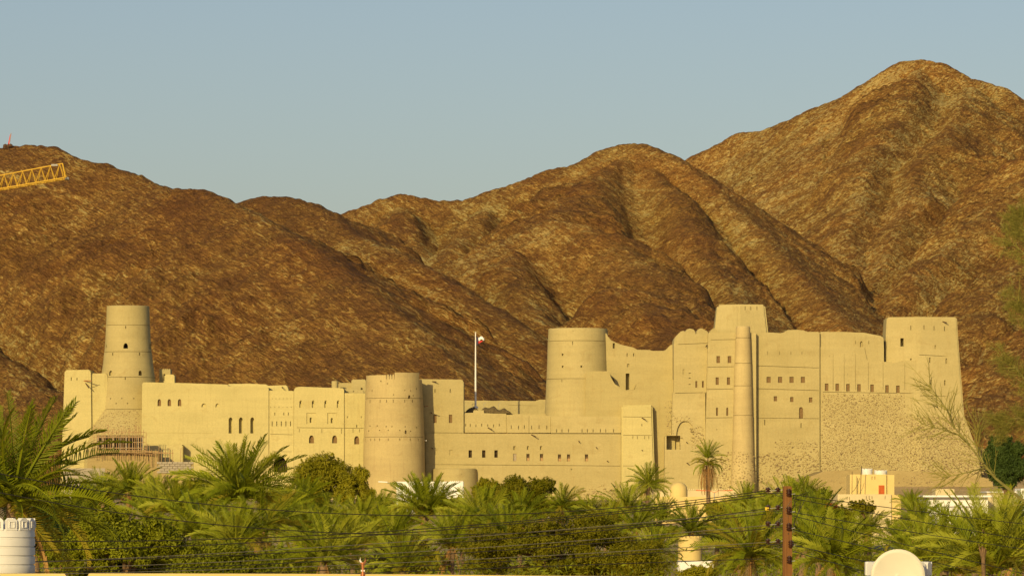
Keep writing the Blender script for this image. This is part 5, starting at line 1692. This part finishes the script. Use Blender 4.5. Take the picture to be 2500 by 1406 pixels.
# ------------------------------------------------------------------ hilltop flag and watchers' cairn
c_ = P(22, 360, 1893)
root = empty('flag', tuple(c_)); tag(root, 'red flag on a short staff at the summit of the left hill', 'flag')
m = MB(); m.tube([(0, 0, -3), (0.4, 0, 3), (.9, 0, 6.6)], .16, 5); m.build('pole', M['steel'], root)
cloth('cloth', [[(.35 + .15 * i, 0, 1.2 + i * 1.05), (-.6 + .2 * i, .3, 1.0 + i * .95)] for i in range(6)], 'red_cloth', root)
rr = random.Random(3)
root2 = empty('cairn', tuple(P(20, 360, 1890))); tag(root2, 'small cairn of dark rocks at the foot of the red hilltop flag', 'cairn')
for i in range(7):
    v = _IV * np.array([rr.uniform(.7, 1.3), rr.uniform(.7, 1.2), rr.uniform(.6, 1.3)]) * (1 + np.random.RandomState(i).uniform(-.2, .2, (12, 1)))
    o = link('rock', mesh_np('rock', v, _IF), M['dark_wood'], root2); o.location = (rr.uniform(-2, 2), rr.uniform(-1, 1), rr.uniform(-1.4, .9))

# ------------------------------------------------------------------ tower crane
D = 300; k = D / F
tip = P(160, 436, D)
root = empty('tower_crane', (X(-420, D), D, G(X(-420, D), D))); tag(root, 'yellow lattice crane jib reaching in from the left edge before the hill', 'crane')
ox, oz = root.location.x, root.location.z
def JP(px, py, dy=0): return Vector((X(px, D) - ox, dy, Z(py, D) - oz))
def top_at(px): return 399.5 + (153 - px) * 0.192
def bot_at(px): return 435.5 + (160 - px) * 0.172
TU = MB(); TU.tube([(0, 0, 0), (0, 0, 1)], .048, 6); ch_me = TU.mesh('chord'); TU = MB(); TU.tube([(0, 0, 0), (0, 0, 1)], .026, 5); br_me = TU.mesh('brace')
x_end = -420
pole_between(JP(153, top_at(153)), JP(x_end, top_at(x_end)), root, 'top_chord', ch_me, 'crane')
for dy in (-.6, .6): pole_between(JP(160, bot_at(160), dy), JP(x_end, bot_at(x_end), dy), root, 'bottom_chord', ch_me, 'crane')
nb = 24
for i in range(nb):
    a = 157 - i * 22.6; b = a - 22.6; mid = (a + b) / 2
    for dy in (-.6, .6):
        pole_between(JP(a, bot_at(a), dy), JP(mid, top_at(mid)), root, 'brace', br_me, 'crane')
        pole_between(JP(b, bot_at(b), dy), JP(mid, top_at(mid)), root, 'brace', br_me, 'crane')
    pole_between(JP(a, bot_at(a), -.6), JP(a, bot_at(a), .6), root, 'brace', br_me, 'crane')
    pole_between(JP(a, bot_at(a), -.6), JP(b, bot_at(b), .6), root, 'brace', br_me, 'crane')
pole_between(JP(153, 400), JP(162, 436, -.6), root, 'end_post', ch_me, 'crane'); pole_between(JP(153, 400), JP(162, 436, .6), root, 'end_post', ch_me, 'crane')
m = MB(); a = JP(134, 404); m.box((a.x - .25, -.1, a.z - .05), (a.x + .2, .1, a.z + .08)); m.build('sign_plate', M['steel'], root)
m = MB(); a = JP(164, 436); m.box((a.x - .15, -.3, a.z - .1), (a.x + .12, .3, a.z + .08)); m.build('jib_nose', M['steel'], root)
for dx in (-.8, .8):
    for dy in (-.8, .8):
        pole_between((dx, dy, 0), (dx, dy, Z(520, D) - oz + 4), root, 'mast_leg', ch_me, 'crane')
zm = Z(520, D) - oz + 4
for i in range(int(zm / 1.6)):
    z0 = i * 1.6
    pole_between((-.8, -.8, z0), (.8, -.8, z0 + 1.6), root, 'brace', br_me, 'crane'); pole_between((.8, .8, z0), (-.8, .8, z0 + 1.6), root, 'brace', br_me, 'crane')
    pole_between((-.8, .8, z0), (-.8, -.8, z0 + 1.6), root, 'brace', br_me, 'crane'); pole_between((.8, -.8, z0), (.8, .8, z0 + 1.6), root, 'brace', br_me, 'crane')
m = MB(); m.box((-1, -1, -.5), (1, 1, .3)); m.build('base', M['block'], root)

# ------------------------------------------------------------------ utility pole and wires
PD = 127.0; k = PD / F
c_ = P(1922, 1290, PD); b = G(c_.x, PD)
root = empty('utility_pole', (c_.x, PD, b)); tag(root, 'squared red-brown timber utility pole with rows of dark insulators', 'utility pole')
ztop = Z(1186, PD) - b
hw = 11.5 * k
m = MB(); m.prism([(-hw * 1.08, -.3), (hw * 1.08, -.3), (hw * .92, ztop - .04), (hw * .7, ztop), (-hw * .7, ztop), (-hw * .92, ztop - .04)], -hw, hw); m.build('post', M['pole'], root)
def pin(prof):
    q = MB(); q.lathe(prof, (0, 0), 14); return q.mesh('insulator', 40)
ins = pin([(-.075, .02), (-.066, .075), (-.036, .085), (-.025, .045), (.0, .05), (.01, .085), (.04, .085), (.05, .05), (.075, .045), (.083, .02)])
LV = [1197, 1240, 1280, 1322, 1360]
for li, py in enumerate(LV):
    z = Z(py, PD) - b
    if li < 4:
        for dx in (-47, -23):
            o = link('insulator', ins, M['ceramic'], root); o.location = (dx * k, -.04, z + .02)
            m = MB(); m.tube([(dx * k, -.04, z + .02), (dx * k, -.04, z - .07)], .009, 5); m.build('insulator_pin', M['steel'], root)
        m = MB(); m.tube([(-54 * k, -.04, z - .02), (-hw, -.04, z + .03)], .010, 5); m.build('bracket', M['steel'], root)
        m = MB(); m.tube([(-48 * k, -.05, z - .075), (-hw, -.05, z - .085)], .013, 5); m.build('bracket', M['wire'], root)
        m = MB(); m.tube([(-30 * k, -.06, z - .1), (-24 * k, -.1, z - .17), (-14 * k, -.1, z - .15), (-hw * .9, -.1, z - .12)], .009, 5); m.build('jumper_wire', M['wire'], root)
    for j, dz in enumerate((.015, -.06)):
        o = link('insulator', ins, M['ceramic'], root); o.location = ((3 if li < 3 else 8) * k + (0 if li < 4 else -4 * k), -hw - .06, z + dz - .04)
    m = MB(); m.tube([(5 * k, -hw - .02, z - .12), (18 * k, -hw - .05, z - .10)], .012, 5); m.build('bracket', M['steel'], root)
for pts in ([(12, 1215), (40, 1205), (52, 1200), (40, 1225), (22, 1262), (14, 1290)], [(10, 1250), (20, 1225), (34, 1212), (30, 1240), (18, 1275)], [(14, 1205), (20, 1240), (16, 1280)]):
    m = MB(); m.tube([(p[0] * k, -.03, Z(p[1], PD) - b) for p in pts], .010, 5); m.build('jumper_wire', M['wire'], root, 60)
m = MB(); m.tube([(8 * k, -hw - .01, Z(1222, PD) - b), (-8 * k, -hw - .012, Z(1245, PD) - b), (2 * k, -hw - .01, Z(1262, PD) - b)], .006, 4); m.build('tie_wire', M['wire_pale'], root)
o = MB().box((-.06, -.05, -.05), (.06, .05, .05)).build('cable_clamp', M['plastic_yellow'], root); o.location = (-50 * k, -.06, Z(1241, PD) - b)
o = MB().lathe([(0, .02), (.004, .016)], (0, 0), 12).build('bolt', M['wire'], root); o.location = (2 * k, -hw - .002, Z(1302, PD) - b); o.rotation_euler = (rad(90), 0, 0)

NUM = ['topmost', 'second', 'third', 'fourth', 'fifth', 'sixth', 'seventh', 'eighth', 'ninth', 'tenth', 'eleventh']
WL = [(1140, 1257, 1197, 0), (1318, 1296, 1203, 0), (1345, 1303, 1210, 0), (1186, 1304, 1241, 0), (1378, 1324, 1247, 1), (1372, 1334, 1254, 0), (1392, 1350, 1282, 1), (1400, 1360, 1290, 0),
      (1404, 1374, 1323, 1), (1418, 1384, 1330, 0), (1440, 1396, 1363, 0)]
for i, (yl, ym, yr, pale_) in enumerate(WL):
    dl = 105.0; xa = X(-80, dl); za = Z(yl, dl); xb = X(1868, PD - .1); zb = Z(yr, PD)
    t_m = (950 + 80) / 1948.0; n_ = 28
    # sag chosen so the span hangs as it does halfway along
    pts = []
    ymid = (yl * (1 - t_m) + yr * t_m)
    cc = (ym - ymid) / (t_m * (1 - t_m))
    for j in range(n_ + 1):
        t = j / n_; d = dl + (PD - .1 - dl) * t
        px = -80 + 1948 * t; py = yl * (1 - t) + yr * t + cc * t * (1 - t)
        pts.append(P(px, py, d))
    m = MB(); m.tube(pts, .0125 if not pale_ else .010, 5)
    tag(m.build('overhead_wire', M['wire_pale' if pale_ else 'wire'], None, 60), NUM[i] + ' overhead wire counted down the left side of the utility pole', 'wire', 'wires strung left from the utility pole')
WR = [(1207, 1288), (1216, 1330), (1250, 1352), (1258, 1420), (1292, 1438), (1330, 1470), (1345, 1520)]
for i, (yl, yr) in enumerate(WR):
    pts = []
    for j in range(17):
        t = j / 16; d = PD + (20 + 10 * i) * t * .6
        px = 1936 + t * 650; py = yl + (yr - yl) * t + 10 * t * (1 - t)
        pts.append(P(px, py, d))
    m = MB(); m.tube(pts, .0115, 5)
    tag(m.build('overhead_wire', M['wire'], None, 60), NUM[i] + ' wire counted down the right side of the utility pole', 'wire', 'wires strung right from the utility pole')

# ------------------------------------------------------------------ rooftop foreground
D = 66.0
def roof(name, px0, px1, top, D, label, mat='yellow_wall', depth=.3):
    s = Solid(name, D, mat, bevel=0.02)
    z1 = Z(top, D)
    s.mb.box((X(px0, D), D, -9.5), (X(px1, D), D + depth, z1))
    s.finish(label, 'wall')
roof('roof_parapet', -60, 161, 1399.5, D, 'orange-yellow parapet under the white water tank at bottom left')
s = Solid('roof_parapet', D, 'yellow_wall', bevel=0.02)
s.mb.prism([(X(213, D), -9.5), (X(1960, D), -9.5), (X(1960, D), Z(1409, D)), (X(1300, D), Z(1404.5, D)), (X(1020, D), Z(1401.5, D)), (X(560, D), Z(1399.5, D)), (X(218, D), Z(1399, D)), (X(213, D), Z(1402, D))], D, D + .3)
s.finish('long low parapet along the bottom edge, right of the tank parapet', 'wall')

# white tank at the left
D = 68.0; k = D / F
R_ = 92 * k; c_ = P(-6, 1399.5, D + R_)
root = empty('water_tank', tuple(c_)); tag(root, 'large ribbed white plastic water tank with notched rim at the left edge', 'water tank')
zt = Z(1291, D) - c_.z
prof = [(0, R_ * .98)]
for i in range(5):
    z0 = zt * (i + .1) / 5; z1 = zt * (i + .9) / 5
    prof += [(z0, R_), (z1, R_), (z1 + zt * .012, R_ * .965), (z1 + zt * .035, R_ * .965)] if i < 4 else [(z0, R_), (zt, R_ * .985)]
m = MB(); m.lathe(prof + [(zt, R_ * .8)], (0, 0), 64); m.build('body', M['tank'], root, 40)
m = MB(); m.lathe([(zt - .02, R_ * .8), (zt + .08, R_ * .55), (zt + .12, R_ * .2)], (0, 0), 32); m.build('lid', M['tank'], root, 40)
lh = Z(1265, D) - Z(1291, D)
for i in range(16):
    a = i * math.tau / 16 + .12
    m = MB(); w_ = R_ * .155
    m.prism([(-w_, -.02), (w_, -.02), (w_, lh * .75), (w_ * .55, lh), (-w_ * .55, lh), (-w_, lh * .75)], -.03, .05)
    o = m.build('lug', M['tank'], root); o.location = (R_ * .95 * math.sin(a), -R_ * .95 * math.cos(a), zt); o.rotation_euler.z = a
    m = MB(); m.box((-w_ * .45, -.045, lh * .12), (w_ * .45, -.03, lh * .16)); m.box((-w_ * .5, -.045, lh * .12), (-w_ * .4, -.03, lh * .72)); m.box((w_ * .4, -.045, lh * .12), (w_ * .5, -.03, lh * .72)); m.box((-w_ * .45, -.045, lh * .68), (w_ * .45, -.03, lh * .72))
    m.build('lug_frame', M['tank'], o)

# round dish with the tank behind it at the lower right
D = 72.0; k = D / F
R_ = 79 * k; c_ = P(2193, 1450, D + R_ * 1.1)
root = empty('water_tank', tuple(c_)); tag(root, 'white water tank half hidden behind the round cream dish', 'water tank')
m = MB(); m.lathe([(-1.6, R_ * .98), (Z(1400, D) - c_.z, R_ * .98), (Z(1392, D) - c_.z, R_ * .8)], (0, 0), 48); m.build('body', M['tank'], root, 40)
zt = Z(1402, D) - c_.z
for i in range(14):
    a = i * math.tau / 14 + math.pi / 2
    m = MB(); w_ = R_ * .17; lh = 30 * k
    m.prism([(-w_, -.02), (w_, -.02), (w_, lh * .8), (w_ * .6, lh), (-w_ * .6, lh), (-w_, lh * .8)], -.06, .05)
    o = m.build('lug', M['tank'], root); o.location = (R_ * .93 * math.sin(a), -R_ * .93 * math.cos(a), zt); o.rotation_euler.z = a
Rd = 65 * k; c_ = P(2192, 1406, D - .5)
root = empty('satellite_dish', tuple(c_)); tag(root, 'round cream dish facing the viewer at the bottom right, in front of a white tank', 'satellite dish')
V = []; Fs = []; nr_, na = 8, 56
for i in range(nr_ + 1):
    rr_ = Rd * i / nr_
    for j in range(na):
        a = math.tau * j / na; V.append((rr_ * math.cos(a), .14 * Rd * (1 - (i / nr_) ** 2), rr_ * math.sin(a) * 1.0))
for i in range(nr_):
    for j in range(na): Fs.append((i * na + j, i * na + (j + 1) % na, (i + 1) * na + (j + 1) % na, (i + 1) * na + j))
m = MB(); m.add(V, Fs); o = m.build('reflector', M['dish'], root, 60); so = o.modifiers.new('t', 'SOLIDIFY'); so.thickness = .012
m = MB(); m.tube([(Rd * math.cos(math.tau * j / 40), 0, Rd * math.sin(math.tau * j / 40)) for j in range(41)], .008, 5, False); m.build('rim', M['dish'], root, 60)
m = MB(); m.tube([(0, .1, -.2), (0, .12, -Rd), (0, .3, -(c_.z - G(c_.x, 72)) * -1 if False else -8.0)], .03, 8); m.build('mount', M['steel'], root)
m = MB(); m.tube([(0, -.0, -Rd), (0, -.35, -Rd * .5), (0, -.45, -.5)], .012, 6); m.build('feed_arm', M['steel'], root)
# chimney-like copper finial
D = 64.5; k = D / F
c_ = P(886, 1400, D)
root = empty('pipe_vent', tuple(c_)); tag(root, 'small copper-coloured pipe vent with a forked top on the front parapet', 'vent pipe')
m = MB(); m.lathe([(-.1, 6 * k), (.004, 6 * k), (.006, 3.6 * k), (13 * k, 3.4 * k), (24 * k, 4.2 * k), (25 * k, 7 * k), (28 * k, 7 * k)], (0, 0), 16); m.build('pipe', M['copper'], root, 40)
for sx in (-1, 1):
    m = MB(); m.tube([(sx * 3 * k, 0, 26 * k), (sx * 7 * k, 0, 33 * k), (sx * 6 * k, 0, 40 * k)], [.018, .014, .004], 6); m.build('prong', M['copper' if sx > 0 else 'tank'], root)
m = MB(); m.box((-.03, -.02, 6 * k), (.03, -.018, 10 * k)); m.build('label_band', M['tank'], root)
